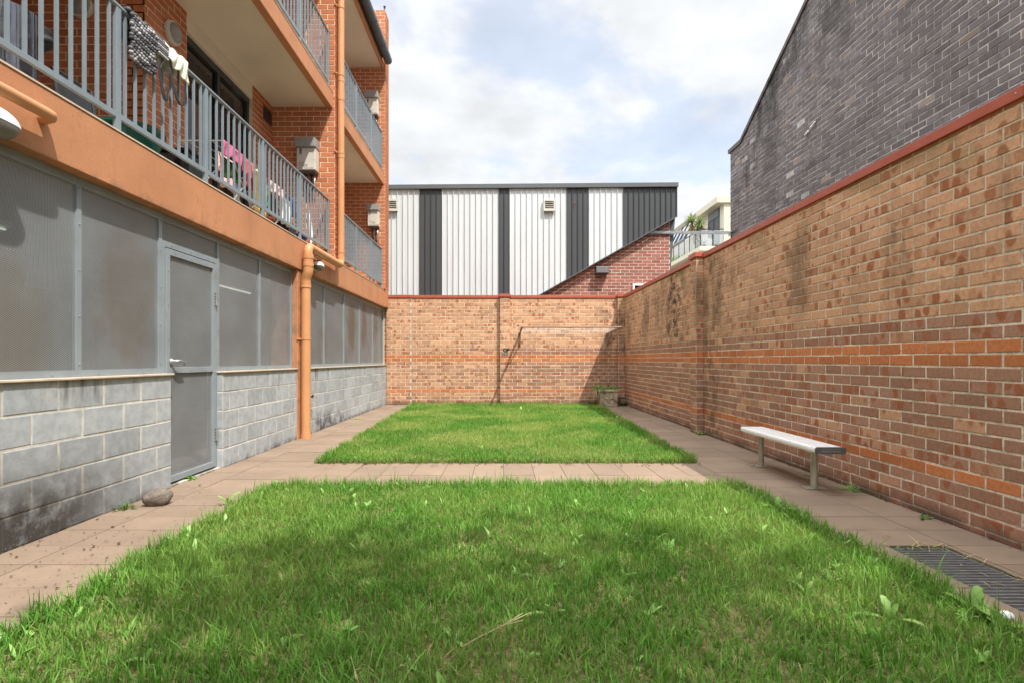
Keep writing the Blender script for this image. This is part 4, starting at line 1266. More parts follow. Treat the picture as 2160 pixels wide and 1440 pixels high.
# yucca on that balcony
def leaf_blade(mb, base, d, ln, w, droop=.3, n=4):
    d = Vector(d).normalized(); side = d.cross(Vector((0, 0, 1)))
    if side.length < .05: side = Vector((1, 0, 0))
    side.normalize()
    vs = []
    for i in range(n + 1):
        t = i / n
        p = Vector(base) + d * ln * t + Vector((0, 0, -droop * ln * t * t))
        ww = w * (1 - t) ** .6 * (.6 + .8 * min(t * 3, 1)) * .5
        vs += [p - side * ww, p + side * ww]
    mb.add(vs, [(2 * i, 2 * i + 1, 2 * i + 3, 2 * i + 2) for i in range(n)])
yc = Vector((12.05, 33.0, 7.84))
Yk = empty('yucca_plant', yc, 'spiky yucca with two green heads in a pot on the far balcony', 'potted plant')
m = MB(); m.lathe(yc, [(.16, 0), (.22, .35), (.24, .42), (.20, .42)], 16); m.build('pot', M['creamd'], Yk)
heads = [yc + Vector((-.40, .1, 1.75)), yc + Vector((.12, 0, 1.62)), yc + Vector((-.05, -.1, 1.25))]
m = MB()
for h in heads: m.tube([yc + Vector((0, 0, .4)), (yc + h) / 2 + Vector((0, 0, .15)), h], [.06, .05, .045], 8)
m.build('trunk', M['bark'], Yk)
m = MB(); m2 = MB()
for h in heads:
    for i in range(70):
        a = U(0, 6.28); e = U(-.4, 1.4)
        leaf_blade(m, h, (math.cos(a) * math.cos(e), math.sin(a) * math.cos(e), math.sin(e)), U(.55, .78), .06, .25)
    for i in range(46):
        a = U(0, 6.28)
        leaf_blade(m2, h - Vector((0, 0, U(.05, .5))), (math.cos(a), math.sin(a), U(-1.6, -.4)), U(.35, .6), .06, .3)
m.build('crown', M['yucca'], Yk); m2.build('dead_leaves', M['yuccad'], Yk)
m = MB()
for i in range(260):
    y = U(36.5, 41); b_ = (12.05 + U(-.15, .2), y, 7.9)
    a = U(0, 6.28); leaf_blade(m, b_, (math.cos(a) * .6, math.sin(a) * .6, 1), U(.3, .7), .07, .3)
tag(m.build('balcony_shrubs', M['weed']), 'green leafy plants behind the far glass railing', 'plants', kind='stuff')
# ------------------------------------------------------------------ bench, grate, stone, planter
BN = empty('bench', (2.72, 5.14, 0), 'low backless aluminium bench beside the right hand wall', 'bench')
y0, y1, zt = 4.47, 5.86, .395
for i in range(3):
    a = 2.598 + i * .0835
    mb = MB()
    pr = [(a, zt - .05), (a + .0805, zt - .05), (a + .0805, zt - .006), (a + .0765, zt), (a + .005, zt), (a, zt - .006)]
    if i == 0: pr = [(a + .008, zt - .05), (a + .0805, zt - .05), (a + .0805, zt - .006), (a + .0765, zt), (a + .018, zt), (a + .005, zt - .008), (a, zt - .022), (a, zt - .04)]
    if i == 2: pr = [(a, zt - .05), (a + .074, zt - .05), (a + .082, zt - .04), (a + .082, zt - .022), (a + .076, zt - .008), (a + .064, zt), (a + .005, zt), (a, zt - .006)]
    mb.prism([(x, y0, z) for x, z in pr], (0, y1 - y0, 0))
    mb.build('seat_plank', M['alum'], BN, fix=True)
for y, s in ((y0, -1), (y1, 1)):
    mb = MB()
    pr = [(2.606, zt - .054), (2.842, zt - .054), (2.850, zt - .044), (2.850, zt - .012), (2.842, zt + .003), (2.608, zt + .003), (2.595, zt - .012), (2.595, zt - .044)]
    mb.prism([(x, y, z) for x, z in pr], (0, .016 * s, 0)); e = mb.build('end_cap', M['alumd'], BN, fix=True, bevel=.003)
    mb = MB(); yy = y + .0165 * s
    mb.box(2.645, 2.80, min(yy, yy + .003 * s), max(yy, yy + .003 * s), zt - .036, zt - .031); mb.box(2.645, 2.80, min(yy, yy + .003 * s), max(yy, yy + .003 * s), zt - .018, zt - .015)
    mb.build('cap_rib', M['cowl'], e)
for y in (4.70, 5.66):
    m = MB(); m.tube([(2.725, y, .012), (2.725, y, zt - .052)], .0285, 18); l = m.build('leg', M['leg'], BN, smooth=True, auto=40)
    m = MB(); m.box(2.635, 2.815, y - .055, y + .055, .002, .011)
    for dx in (-.07, .07): m.lathe((2.725 + dx, y, .011), [(.009, 0), (.009, .008)], 6)
    m.build('base_plate', M['leg'], l, bevel=.002)
    m = MB(); m.box(2.62, 2.83, y - .03, y + .03, zt - .058, zt - .0515); m.build('seat_bracket', M['leg'], BN)

GR = empty('drain_grate', (2.49, 2.65, 0), 'rectangular steel drain grate let into the right hand path', 'drain grate')
gx0, gx1, gy0, gy1 = GRATE
m = MB()
m.box(gx0 + .002, gx1 - .002, gy0, gy1, -.42, -.40); m.box(gx0 + .001, gx0 + .02, gy0, gy1, -.40, -.021); m.box(gx1 - .02, gx1 - .001, gy0, gy1, -.40, -.021); m.box(gx0 + .02, gx1 - .02, gy1 - .02, gy1 - .001, -.40, -.021)
m.build('pit', M['black'], GR)
m = MB(); m.box(gx0 + .004, gx0 + .012, gy0, gy1 - .03, -.04, -.006); m.box(gx1 - .028, gx1 - .020, gy0, gy1 - .03, -.04, -.006); m.box(gx0 + .012, gx1 - .028, gy1 - .038, gy1 - .03, -.04, -.006)
m.build('frame', M['galv'], GR)
y = gy1 - .07
while y > gy0:
    m = MB(); m.box(gx0 + .012, gx1 - .028, y - .0035, y + .0035, -.038, -.008); m.build('bar', M['galv'], GR)
    y -= .0365
for x in (2.40, 2.50, 2.58):
    m = MB(); m.tube([(x, gy0, -.026), (x, gy1 - .04, -.026)], .003, 6); m.build('cross_rod', M['galv'], GR)

def lumpy(c, rx, ry, rz, rot, amp, seed, n=40, m=26):
    rr = random.Random(seed)
    wv = [(Vector((rr.uniform(-1, 1), rr.uniform(-1, 1), rr.uniform(-1, 1))).normalized() * rr.uniform(1.5, 5.5), rr.uniform(0, 6.28), rr.uniform(.4, 1)) for _ in range(16)]
    mb = MB(); vs = []
    for i in range(1, m):
        th = math.pi * i / m
        for k in range(n):
            a = 2 * math.pi * k / n
            d = Vector((math.sin(th) * math.cos(a), math.sin(th) * math.sin(a), math.cos(th)))
            f = 1 + amp * sum(w * math.sin(v.dot(d) + p) / (1 + v.length * .3) for v, p, w in wv) / 3
            # a shallow crease runs round it
            f -= .05 * math.exp(-((d.x * .8 + d.z * .3 - .12) / .07) ** 2)
            vs.append(Vector(c) + rot @ Vector((d.x * rx * f, d.y * ry * f, d.z * rz * f)))
    top = Vector(c) + rot @ Vector((0, 0, rz)); bot = Vector(c) - rot @ Vector((0, 0, rz))
    vs += [top, bot]
    fs = []
    for i in range(m - 2):
        for k in range(n):
            a = i * n + k; b = i * n + (k + 1) % n
            fs.append((a, a + n, b + n, b))
    T, Bt = (m - 1) * n, (m - 1) * n + 1
    for k in range(n):
        fs.append((T, k, (k + 1) % n)); fs.append((Bt, (m - 2) * n + (k + 1) % n, (m - 2) * n + k))
    mb.add(vs, fs)
    return mb
c = atY(334, 1046, 4.16); c.z = .062
tag(lumpy(c, .100, .072, .068, Euler((0.1, -.12, .55)).to_matrix(), .16, 4).build('stone', M['stone'], None, smooth=True), 'round brown grey stone lying on the path at the foot of the block wall', 'stone')

PL = empty('planter', (2.56, 13.0, 0), 'mossy square cast stone planter with a lily motif, in the far right corner', 'planter')
px0, px1, py0, py1 = 2.33, 2.80, 12.88, 13.30
mb = MB()
def frus(z0, z1, g0, g1):
    vs = [(px0 + g0, py0 + g0, z0), (px1 - g0, py0 + g0, z0), (px1 - g0, py1 - g0, z0), (px0 + g0, py1 - g0, z0),
          (px0 + g1, py0 + g1, z1), (px1 - g1, py0 + g1, z1), (px1 - g1, py1 - g1, z1), (px0 + g1, py1 - g1, z1)]
    mb.add(vs, [(0, 3, 2, 1), (4, 5, 6, 7), (0, 1, 5, 4), (1, 2, 6, 5), (2, 3, 7, 6), (3, 0, 4, 7)])
frus(0, .05, .015, .015); frus(.051, .35, .028, .012); mb.build('body', M['planter'], PL, bevel=.008)
mb = MB(); frus(.351, .405, -.015, -.02); mb.build('rim', M['planter'], PL, bevel=.01)
mb = MB(); cx_, yy = 2.565, py0 + .018
mb.blob((cx_, yy, .22), .022, .02, .085); mb.blob((cx_, yy, .115), .016, .018, .03); mb.blob((cx_, yy, .15), .045, .02, .014)
for s in (-1, 1):
    mb.tube([(cx_ + s * .015, yy, .16), (cx_ + s * .05, yy, .20), (cx_ + s * .085, yy, .205), (cx_ + s * .098, yy, .175)], [.014, .02, .018, .010], 8)
    mb.tube([(cx_ + s * .012, yy, .145), (cx_ + s * .035, yy, .115), (cx_ + s * .05, yy, .12)], [.010, .010, .006], 8)
mb.build('motif', M['planter'], PL, smooth=True)
mb = MB(); mb.quad((px0, py0, .395), (px1, py0, .395), (px1, py1, .395), (px0, py1, .395)); mb.build('earth', M['soil'], PL)

# plants: planter weeds, tufts at wall feet
def tuft(c, n, h, spread, lab, name='weed_tuft', mat='weedd', w=.012, group='weed tufts at the wall feet', straw=0):
    t = empty(name, c, lab, 'weed', group)
    mb = MB()
    for i in range(n):
        a = U(0, 6.28); e = U(.15, 1.3); r = U(0, spread * .45)
        leaf_blade(mb, Vector(c) + Vector((math.cos(a) * r, math.sin(a) * r, 0)), (math.cos(a) * math.cos(e), math.sin(a) * math.cos(e), math.sin(e)), h * U(.5, 1.1), w * U(.7, 1.4), U(.1, .7))
    mb.build('leaves', M[mat], t)
    if straw:
        mb = MB()
        for i in range(straw):
            a = U(0, 6.28); e = U(-.2, 1.2)
            leaf_blade(mb, Vector(c) + Vector((U(-1, 1), U(-1, 1), 0)) * spread * .4, (math.cos(a) * math.cos(e), math.sin(a) * math.cos(e), math.sin(e)), h * U(.6, 1.5), w * .35, U(.2, .9))
        mb.build('dry_stalks', M['straw'], t)
    return t
t = empty('planter_weeds', (2.5, 13.05, .4), 'tangle of green and dry weeds overflowing the stone planter', 'weeds')
mb = MB(); m2 = MB()
for i in range(520):
    a = U(0, 6.28); e = U(.25, 1.3); b_ = Vector((U(2.32, 2.78), U(12.98, 13.25), .395))
    if R() < .3: b_.x = U(2.25, 2.45)
    leaf_blade(mb, b_, (math.cos(a) * math.cos(e) - .15, math.sin(a) * math.cos(e) - .1, math.sin(e)), U(.06, .20), .022, U(.1, .7), 3)
for i in range(170):
    a = U(2.2, 4.6); e = U(-.2, 1.2); b_ = Vector((U(2.24, 2.62), U(12.95, 13.2), .39))
    leaf_blade(m2, b_, (math.cos(a) * math.cos(e), math.sin(a) * math.cos(e), math.sin(e)), U(.15, .42), .006, U(.5, 1.4), 5)
mb.build('green_leaves', M['weed'], t); m2.build('dry_stalks', M['straw'], t)
mb = MB(); mb.tube([(2.60, 13.1, .4), (2.57, 13.08, .52), (2.64, 13.05, .60), (2.70, 13.05, .66)], [.006, .005, .004, .003], 6)
for p in ((2.57, 13.08, .55), (2.64, 13.05, .62), (2.60, 13.1, .50)): mb.blob(p, .02, .02, .012)
mb.build('dead_twig', M['litter'], t)
tuft((2.20, 13.2, 0), 160, .22, .5, 'leafy weeds between the grass and the left side of the planter', straw=60)
tuft((2.97, 13.2, 0), 90, .16, .16, 'small dark green weed in the corner right of the planter', w=.03)
tuft((-2.93, 5.05, 0.005), 40, .07, .10, 'bright green weed at the door threshold near the stone', mat='weed', w=.03)
tuft((-2.84, 4.05, 0), 70, .075, .16, 'small weed where the block wall meets the path behind the stone', w=.008, straw=30)
tuft((2.98, 8.08, 0), 40, .09, .10, 'tiny weed at the foot of the brick pier', mat='weed', w=.02)
tuft((2.99, 4.62, 0), 60, .12, .14, 'grassy weed behind the near leg of the bench', mat='weed', w=.007, straw=16)
tuft((2.99, 5.2, 0), 30, .06, .14, 'low weed under the bench at the wall foot', mat='weed', w=.012, straw=8)
tuft((-2.83, 8.02, .56), 30, .10, .05, 'dark sprig growing out of the block wall beside the downpipe', mat='litter', w=.02)
tuft((-2.75, 10.2, 0), 50, .05, .3, 'thin grassy weed at the foot of the far block wall', mat='weed', w=.008, straw=20)
tuft((2.99, 3.8, 0), 24, .05, .12, 'tiny weed at the wall foot between the bench and the grate', w=.015)

# rosettes of broad leaves in the lawns
def rosette(x, y, n, ln, lab, up=.62):
    t = empty('broadleaf_weed', (x, y, 0), lab, 'weed', 'broad leaved weeds in the lawn')
    mb = MB()
    for i in range(n):
        a = 6.28 * i / n + U(-.3, .3); e = U(.35, 1.25) * up * 1.7
        d = Vector((math.cos(a) * math.cos(e), math.sin(a) * math.cos(e), math.sin(e))); L_ = ln * U(.5, 1.1)
        side = d.cross(Vector((0, 0, 1))).normalized(); nn = side.cross(d)
        vs = []; N_ = 9
        for k in range(N_ + 1):
            s = k / N_
            p = Vector((x, y, .01)) + d * L_ * s + Vector((0, 0, -.35 * L_ * s * s))
            w = L_ * .13 * math.sin(math.pi * min(1, s * .93 + .04)) ** .8 * (.45 + .75 * s) * (1 + .22 * math.sin(k * 2.6))
            vs += [p - side * w + nn * w * .25, p, p + side * w + nn * w * .25]
        mb.add(vs, [(3 * k, 3 * k + 1, 3 * k + 4, 3 * k + 3) for k in range(N_)] + [(3 * k + 1, 3 * k + 2, 3 * k + 5, 3 * k + 4) for k in range(N_)])
    mb.build('leaves', M['weed'], t, smooth=True)
def gp(px, py, z=.05):
    Y = (H - z) * F / (py - VY); return ((px - VX) * Y / F, Y)
for px, py, n, ln, lab in ((480, 1050, 6, .16, 'leafy weed at the left edge of the near lawn by the far corner'), (742, 1055, 5, .14, 'pale upright leaves in the near lawn, left of its middle'),
                           (775, 1062, 5, .13, 'second pale leaf cluster right beside the upright one in the near lawn'), (1220, 1062, 6, .12, 'pale weed leaves in the near lawn straight below the clothesline'),
                           (1330, 1130, 5, .11, 'small leaf cluster in the right half of the near lawn'), (1640, 1065, 6, .15, 'weed with long leaves at the far right corner of the near lawn'),
                           (1500, 1090, 5, .12, 'weed leaves in the near lawn left of the far right corner'), (1880, 1290, 5, .15, 'long leaf weed near the right edge of the near lawn'),
                           (2060, 1275, 6, .17, 'broad weed beside the drain grate, nearest the grate'), (2110, 1310, 5, .17, 'broad weed at the bottom right by the white cap'),
                           (1840, 1180, 6, .12, 'low weed at the lawn edge just short of the grate'), (1700, 1240, 4, .12, 'weed leaves in the lower right of the near lawn'),
                           (1300, 880, 6, .16, 'leafy weed at the right edge of the far lawn near the planter'), (1100, 862, 6, .15, 'weed under the clothesline where the far lawn meets the end wall'),
                           (960, 1330, 5, .10, 'weed leaves low in the near lawn, left of centre'), (1160, 1275, 4, .11, 'single pale leaves in the middle of the near lawn')):
    x, y = gp(px, py); rosette(x, y, n, ln, lab)
# small broad leaved ground cover scattered through the lawns, denser at the edges
mb = MB()
for i in range(210):
    if R() < .5: x_, y_ = U(GL0, GR0), U(1.5, 4.78)
    elif R() < .6: x_, y_ = (GL0 + abs(random.gauss(0, .09)) if R() < .5 else GR0 - abs(random.gauss(0, .10))), U(1.8, 4.78)
    elif R() < .5: x_, y_ = U(GL0, GR0), 4.78 - abs(random.gauss(0, .10))
    else: x_, y_ = U(GL0, GR0), U(5.9, 13.3)
    for q in range(random.choice((2, 3, 3, 4))):
        a = U(0, 6.28); e = U(.5, 1.35)
        leaf_blade(mb, (x_, y_, .01), (math.cos(a) * math.cos(e), math.sin(a) * math.cos(e), math.sin(e)), U(.05, .11), U(.012, .026), U(.2, .7), 5)
tag(mb.build('lawn_weeds', M['weed'], None, smooth=True), 'small broad leaved weeds scattered through both lawns', 'ground cover', kind='stuff')
# white round cap at the path edge, straw stalks, dead leaves
x, y = gp(2124, 1304, .03)
m = MB(); m.lathe((x, y, 0), [(.010, -.01), (.010, .03), (.024, .034), (.026, .044), (.020, .056), (.008, .062)], 16); tag(m.build('mushroom', M['white'], None, smooth=True), 'small white mushroom cap at the lawn edge, bottom right', 'mushroom')
def stalk(pts, lab):
    P = [Vector((*gp(px, py, z), z)) for px, py, z in pts]
    m = MB(); m.tube(P, [.0019] * len(P), 6)
    d = (P[-1] - P[-2])
    for s in (-1, 1): m.tube([P[-2], P[-2] + Vector((d.x * .7, d.y * .5 + s * .03, .004))], .0016, 5)
    tag(m.build('dry_stalk', M['straw']), lab, 'stalk', 'dry stalks on the near lawn')
stalk([(975, 1362, .05), (1010, 1343, .065), (1060, 1318, .07), (1120, 1290, .06)], 'long pale dry stalk lying across the middle of the near lawn')
stalk([(740, 1383, .05), (748, 1412, .07), (756, 1438, .06)], 'short dry stalk at the bottom edge of the near lawn')
stalk([(1840, 1120, .03), (1862, 1128, .02), (1880, 1132, .01)], 'dry straw beside the lawn edge by the right path')
mb = MB()
def litter(px, py, r):
    x, y = gp(px, py, 0); z = .006
    n = 5; a0 = U(0, 6.28)
    vs = [(x + r * U(.5, 1.1) * math.cos(a0 + 6.28 * i / n), y + r * U(.4, 1.0) * math.sin(a0 + 6.28 * i / n), z + U(0, r * .6)) for i in range(n)]
    mb.add(vs + [(x, y, z + r * .3)], [(i, (i + 1) % n, n) for i in range(n)])
for i in range(420):
    if R() < .8: px, py = U(-20, 420), U(1085, 1330)
    else: px, py = U(380, 720), U(930, 1080)
    X_, Y_ = gp(px, py, 0)
    if X_ < XL + .02 or X_ > GL0 - .02: continue
    litter(px, py, abs(random.gauss(0, .005)) + .0025)
for i in range(150):
    px = U(680, 1480); litter(px, 977 + U(-2, 3) + (U(0, 8) if R() < .25 else 0), U(.006, .022))
for i in range(110):
    y_ = U(2.2, 12); x_l = XR - .008 - abs(random.gauss(0, .03)); r = U(.004, .016)
    litter(VX + F * x_l / y_, VY + F * H / y_, r)
tag(mb.build('leaf_litter', M['litter']), 'dark dead leaf scraps on the paths', 'leaf litter', kind='stuff')
m = MB()
for i in range(60):
    a = U(0, 6.28); e = U(-.1, .6)
    edge = R()
    if edge < .4: b_ = (U(GRATE[0], GRATE[1]), GRATE[3] - U(.0, .03), .0)
    elif edge < .8: b_ = (GRATE[1] - U(0, .02), U(GRATE[2], GRATE[3]), .0)
    else: b_ = (U(GRATE[0] + .1, GRATE[1]), U(GRATE[2] + .1, GRATE[3]), .0)
    leaf_blade(m, b_, (math.cos(a) * math.cos(e), math.sin(a) * math.cos(e), math.sin(e)), U(.03, .15), .006, .3)
tag(m.build('dry_grass_scraps', M['straw']), 'straw coloured grass scraps caught around the drain grate', 'dry grass', kind='stuff')
mb = MB()
for i in range(900):
    e = R()
    if e < .3: b_ = (U(GRATE[0], GRATE[1]), GRATE[3] - U(.0, .035), -.012)
    elif e < .55: b_ = (GRATE[1] - U(0, .022), U(GRATE[2], GRATE[3]), -.012)
    else:
        yy = U(2.2, 12.8); b_ = (XR - U(0, .025), yy, 0)
        if math.sin(yy * 3.1) + math.sin(yy * 7.7) < .2: continue
    a = U(0, 6.28); leaf_blade(mb, b_, (math.cos(a), math.sin(a), U(.3, 1.5)), U(.008, .03), .008, .2, 2)
tag(mb.build('moss', M['weedd']), 'moss in the joints along the wall foot and the grate', 'moss', kind='stuff')

# ------------------------------------------------------------------ things on the balcony
KT = empty('knitted_throw', (XRL, 4.32, 3.8), 'chunky grey and white knitted throw hung over the balcony rail', 'throw')
mb = MB(); zr = 3.80
def drape(t, bulge=.0):
    """t<0 inside the rail, t>0 outside, metres along the cloth from the crest"""
    r = .045
    if abs(t) < r * 1.57:
        a = t / r; return Vector((XRL + r * math.sin(a), 0, zr - .02 + r * math.cos(a)))
    s = 1 if t > 0 else -1
    return Vector((XRL + s * (r + .012 * math.sin(abs(t) * 9) + bulge), 0, zr - .02 - (abs(t) - r * 1.57)))
row = 0; t_ = -.22
while t_ < .40:
    p = drape(t_)
    y = 4.155 + .012 * math.sin(row * 1.7) + max(0, -t_) * .1
    yend_ = 4.45 - .05 * max(0, t_) + .02 * math.sin(row)
    k = row % 5
    while y < yend_:
        dark = .02 + (.60 if (row // 2 + int(y * 9)) % 4 == 0 else .20 if row % 2 else .05) * U(.6, 1.2)
        mb.blob((p.x + U(-.004, .004), y, p.z + U(-.003, .003) - .05 * max(0, t_) * math.sin((y - 4.15) * 8)), .018, .021, .0155, 7, 5, 0, (min(dark, 1), 0, 0, 1), Euler((.5, 0, 0)).to_matrix())
        y += .031
    t_ += .0265; row += 1
mb.build('knitting', M['knit'], KT, smooth=True)
BG = empty('canvas_bag', (XRL, 4.62, 3.8), 'cream canvas bag with dark hanging straps and a striped knitted end, on the balcony rail', 'bag')
mb = MB(); n = 20; mm = 22; vs = []
for j in range(mm + 1):
    t_ = -.18 + .44 * j / mm
    for i in range(n + 1):
        y = 4.56 + .33 * i / n
        p = drape(t_, .025 * math.sin(math.pi * i / n) + .012 * math.sin(i * 1.1 + j * .5))
        sag = .09 * max(0, t_) / .26 * math.sin(math.pi * i / n) - .05 * (i / n) * (t_ > 0)
        vs.append((p.x, y, p.z + .014 * math.sin(i * .8) - sag * .3 + (.10 * (1 - i / n) if t_ > .1 else 0) * (t_ - .1) / .16))
mb.add(vs, [(j * (n + 1) + i, j * (n + 1) + i + 1, (j + 1) * (n + 1) + i + 1, (j + 1) * (n + 1) + i) for j in range(mm) for i in range(n)])
mb.build('canvas', M['canvas'], BG, smooth=True, solid=.004)
mb = MB(); row = 0; t_ = -.12
while t_ < .20:
    p = drape(t_, .012); y = 4.455
    while y < 4.585:
        mb.blob((p.x, y + U(-.003, .003), p.z), .013, .016, .012, 7, 5, 0, ((.7 if row % 3 == 0 else .18) * U(.8, 1.1), 0, 0, 1)); y += .022
    t_ += .021; row += 1
mb.build('knitted_end', M['knit'], BG, smooth=True)
def strap(y0, y1, z0, z1, dx):
    mb = MB(); vs = []; n = 26
    for i in range(n + 1):
        s = i / n
        y = y0 + (y1 - y0) * (s ** 1.0); z = z0 - (z0 - z1) * math.sin(math.pi * s) ** .75
        x = XRL + .055 + dx * math.sin(math.pi * s)
        tw = .6 * math.sin(s * 5)
        vs += [(x - .012 * math.sin(tw), y - .014, z), (x + .012 * math.sin(tw), y + .014, z + .004)]
    mb.add(vs, [(2 * i, 2 * i + 1, 2 * i + 3, 2 * i + 2) for i in range(n)])
    return mb.build('strap', M['strap'], BG, smooth=True, solid=.003)
strap(4.47, 4.60, 3.60, 3.29, .02); strap(4.62, 4.83, 3.62, 3.34, .035)

# shiny drum with a black cover, black chair, green tub
DR = empty('metal_drum', (-3.36, 3.62, 2.82), 'shiny metal drum under black plastic at the left end of the balcony', 'drum')
mb = MB(); c = (-3.36, 3.66, 2.82)
n = 72; vs = []
for h in (0, .2, .45, .66):
    for k in range(n):
        a = 2 * math.pi * k / n; r = .165 + .004 * math.sin(a * 5) + .002 * math.sin(a * 11)
        vs.append((c[0] + r * math.cos(a), c[1] + r * math.sin(a), c[2] + h))
mb.add(vs, [(i * n + k, i * n + (k + 1) % n, (i + 1) * n + (k + 1) % n, (i + 1) * n + k) for i in range(3) for k in range(n)] + [tuple(range(3 * n, 4 * n))])
mb.build('drum_side', M['foil'], DR, smooth=True, auto=40)
mb = lumpy((-3.42, 3.86, 3.44), .20, .20, .10, Euler((.5, 0, 0)).to_matrix(), .5, 9, 26, 16); mb.build('plastic_cover', M['black'], DR, smooth=True)
CH_ = empty('folding_chair', (-3.5, 4.35, 2.82), 'dark folded chair leaning in the shade behind the balcony bars', 'chair')
m = MB()
for dy in (0, .38):
    m.tube([(-3.30, 4.05 + dy, 2.83), (-3.42, 4.12 + dy, 3.30), (-3.45, 4.14 + dy, 3.36)], .013, 8)
m.tube([(-3.45, 4.14, 3.36), (-3.45, 4.52, 3.36)], .013, 8); m.build('chair_frame', M['dark'], CH_)
m = MB(); m.quad((-3.34, 4.08, 2.98), (-3.34, 4.42, 2.98), (-3.44, 4.50, 3.34), (-3.44, 4.14, 3.34)); m.build('seat', M['black'], CH_, solid=.01)
GT = empty('green_tub', (-3.25, 4.72, 2.82), 'dark green plastic tub behind the balcony bars below the knitted throw', 'tub')
m = MB(); m.lathe((-3.25, 4.72, 2.82), [(.17, 0), (.24, .22), (.26, .30), (.27, .30), (.27, .28), (.245, .26)], 28); m.build('bowl', M['gplastic'], GT, smooth=True, auto=40)
VZ = empty('twig_vase', (-3.55, 6.22, 2.82), 'tan vase of dry twigs standing by the balcony door', 'vase')
m = MB(); m.lathe((-3.55, 6.22, 2.82), [(.05, 0), (.085, .12), (.07, .3), (.045, .42), (.055, .46)], 18); m.build('vase_body', M['bracket'], VZ, smooth=True, auto=40)
m = MB()
for i in range(30):
    a = U(0, 6.28); leaf_blade(m, (-3.55, 6.22, 3.26), (math.cos(a) * .5, math.sin(a) * .5, 1.2), U(.2, .36), .01, .1)
m.build('dry_twigs', M['straw'], VZ)
# drying racks and washing
def rack(y0, y1, x0, x1, zt, lab):
    t = empty('drying_rack', ((x0 + x1) / 2, (y0 + y1) / 2, 2.82), lab, 'drying rack', 'drying racks on the balcony')
    m = MB()
    for x in (x0, x1): m.tube([(x, y0, zt), (x, y1, zt)], .009, 8)
    for y in (y0, y1): m.tube([(x0, y, zt), (x1, y, zt)], .009, 8)
    m.build('top_frame', M['cowl'], t)
    for i in range(3):
        x = x0 + (x1 - x0) * (i + 1) / 4
        m = MB(); m.tube([(x, y0, zt), (x, y1, zt)], .004, 6); m.build('rod', M['cowl'], t)
    for x in (x0, x1):
        for a, b in ((y0 + .1, y1 - .1), (y1 - .1, y0 + .1)):
            m = MB(); m.tube([(x, a, zt - .01), (x, b, 2.83)], .010, 8); m.build('leg', M['galv'], t)
rack(6.0, 6.95, -3.62, -3.10, 3.55, 'white folding drying rack with pink washing behind the balcony rail')
rack(7.1, 8.15, -3.62, -3.10, 3.50, 'white folding drying rack nearer the brick pier, with a white cloth')
def hung(name, mat, x, y0, y1, zt, ln, lab, cat='washing', axis='Y', back=.6):
    mb = MB(); n, mm = 14, 14; vs = []
    for j in range(mm + 1):
        s = -back + (1 + back) * j / mm
        for i in range(n + 1):
            y = y0 + (y1 - y0) * i / n
            if s < 0: xx, z = x - .012, zt + .012 + s * ln
            else: xx, z = x + .012, zt + .012 - s * ln
            wob = .014 * math.sin(i * .9 + j * .2) * min(abs(s) * 2, 1)
            vs.append((xx + wob, y + .02 * math.sin(j * .4) * s, z - .02 * math.sin(i * .6) * max(s, 0)))
    mb.add(vs, [(j * (n + 1) + i, j * (n + 1) + i + 1, (j + 1) * (n + 1) + i + 1, (j + 1) * (n + 1) + i) for j in range(mm) for i in range(n)])
    return tag(mb.build(name, M[mat], None, smooth=True, solid=.004), lab, cat, 'washing on the drying racks')
hung('garment', 'pink', -3.10, 5.98, 6.42, 3.56, .16, 'bright pink garment on the drying rack behind the bars')
hung('garment', 'rose', -3.10, 6.44, 6.74, 3.56, .36, 'dull red garment hanging next to the yellow towel')
hung('towel', 'yellow', -3.06, 6.66, 6.98, 3.50, .56, 'yellow patterned towel hanging on the drying rack', 'towel')
hung('garment', 'teal', -3.12, 7.0, 7.22, 3.44, .32, 'teal green garment just right of the yellow towel')
hung('garment', 'lpink', -3.10, 7.18, 7.66, 3.51, .14, 'pale pink garment on the drying rack near the brick pier')
hung('garment', 'weedd', -3.16, 6.10, 6.50, 3.42, .22, 'dark green cloth hanging below the bright pink garment')
hung('garment', 'blue', -3.10, 7.84, 8.06, 3.50, .30, 'dark blue garment right of the plain white cloth')
hung('garment', 'curtain', -3.12, 8.08, 8.22, 3.50, .34, 'brown garment nearest the brick pier on the drying rack')
hung('garment', 'black', -3.14, 7.24, 7.50, 3.36, .30, 'black garment under the pale pink one on the drying rack')
hung('towel', 'lpink', -3.30, 6.30, 6.62, 3.55, .40, 'pale pink towel at the back of the drying rack', 'towel')
hung('cloth', 'wcloth', -3.08, 7.52, 7.80, 3.42, .40, 'plain white cloth hanging low behind the bars near the pier', 'cloth')
m = MB(); m.tube([(-3.02, 8.42, 2.83), (-3.0, 8.5, 3.0), (-3.04, 8.52, 3.46)], [.02, .028, .024], 10); tag(m.build('white_pole', M['white'], None, smooth=True), 'short white pole standing under the nearest water heater', 'pole')
for i, (y, mat, h, lab) in enumerate(((7.95, 'black', .26, 'black crate on the balcony floor near the brick pier'), (8.35, 'blue', .18, 'blue box on the balcony floor against the brick pier'), (5.45, 'black', .34, 'black box on the balcony floor under the pink washing'))):
    m = MB(); m.box(-3.45, -3.08, y - .16, y + .16, 2.826, 2.826 + h); m.box(-3.47, -3.06, y - .18, y + .18, 2.826 + h + .001, 2.826 + h + .03); tag(m.build('storage_box', M[mat], None, bevel=.015), lab, 'box')

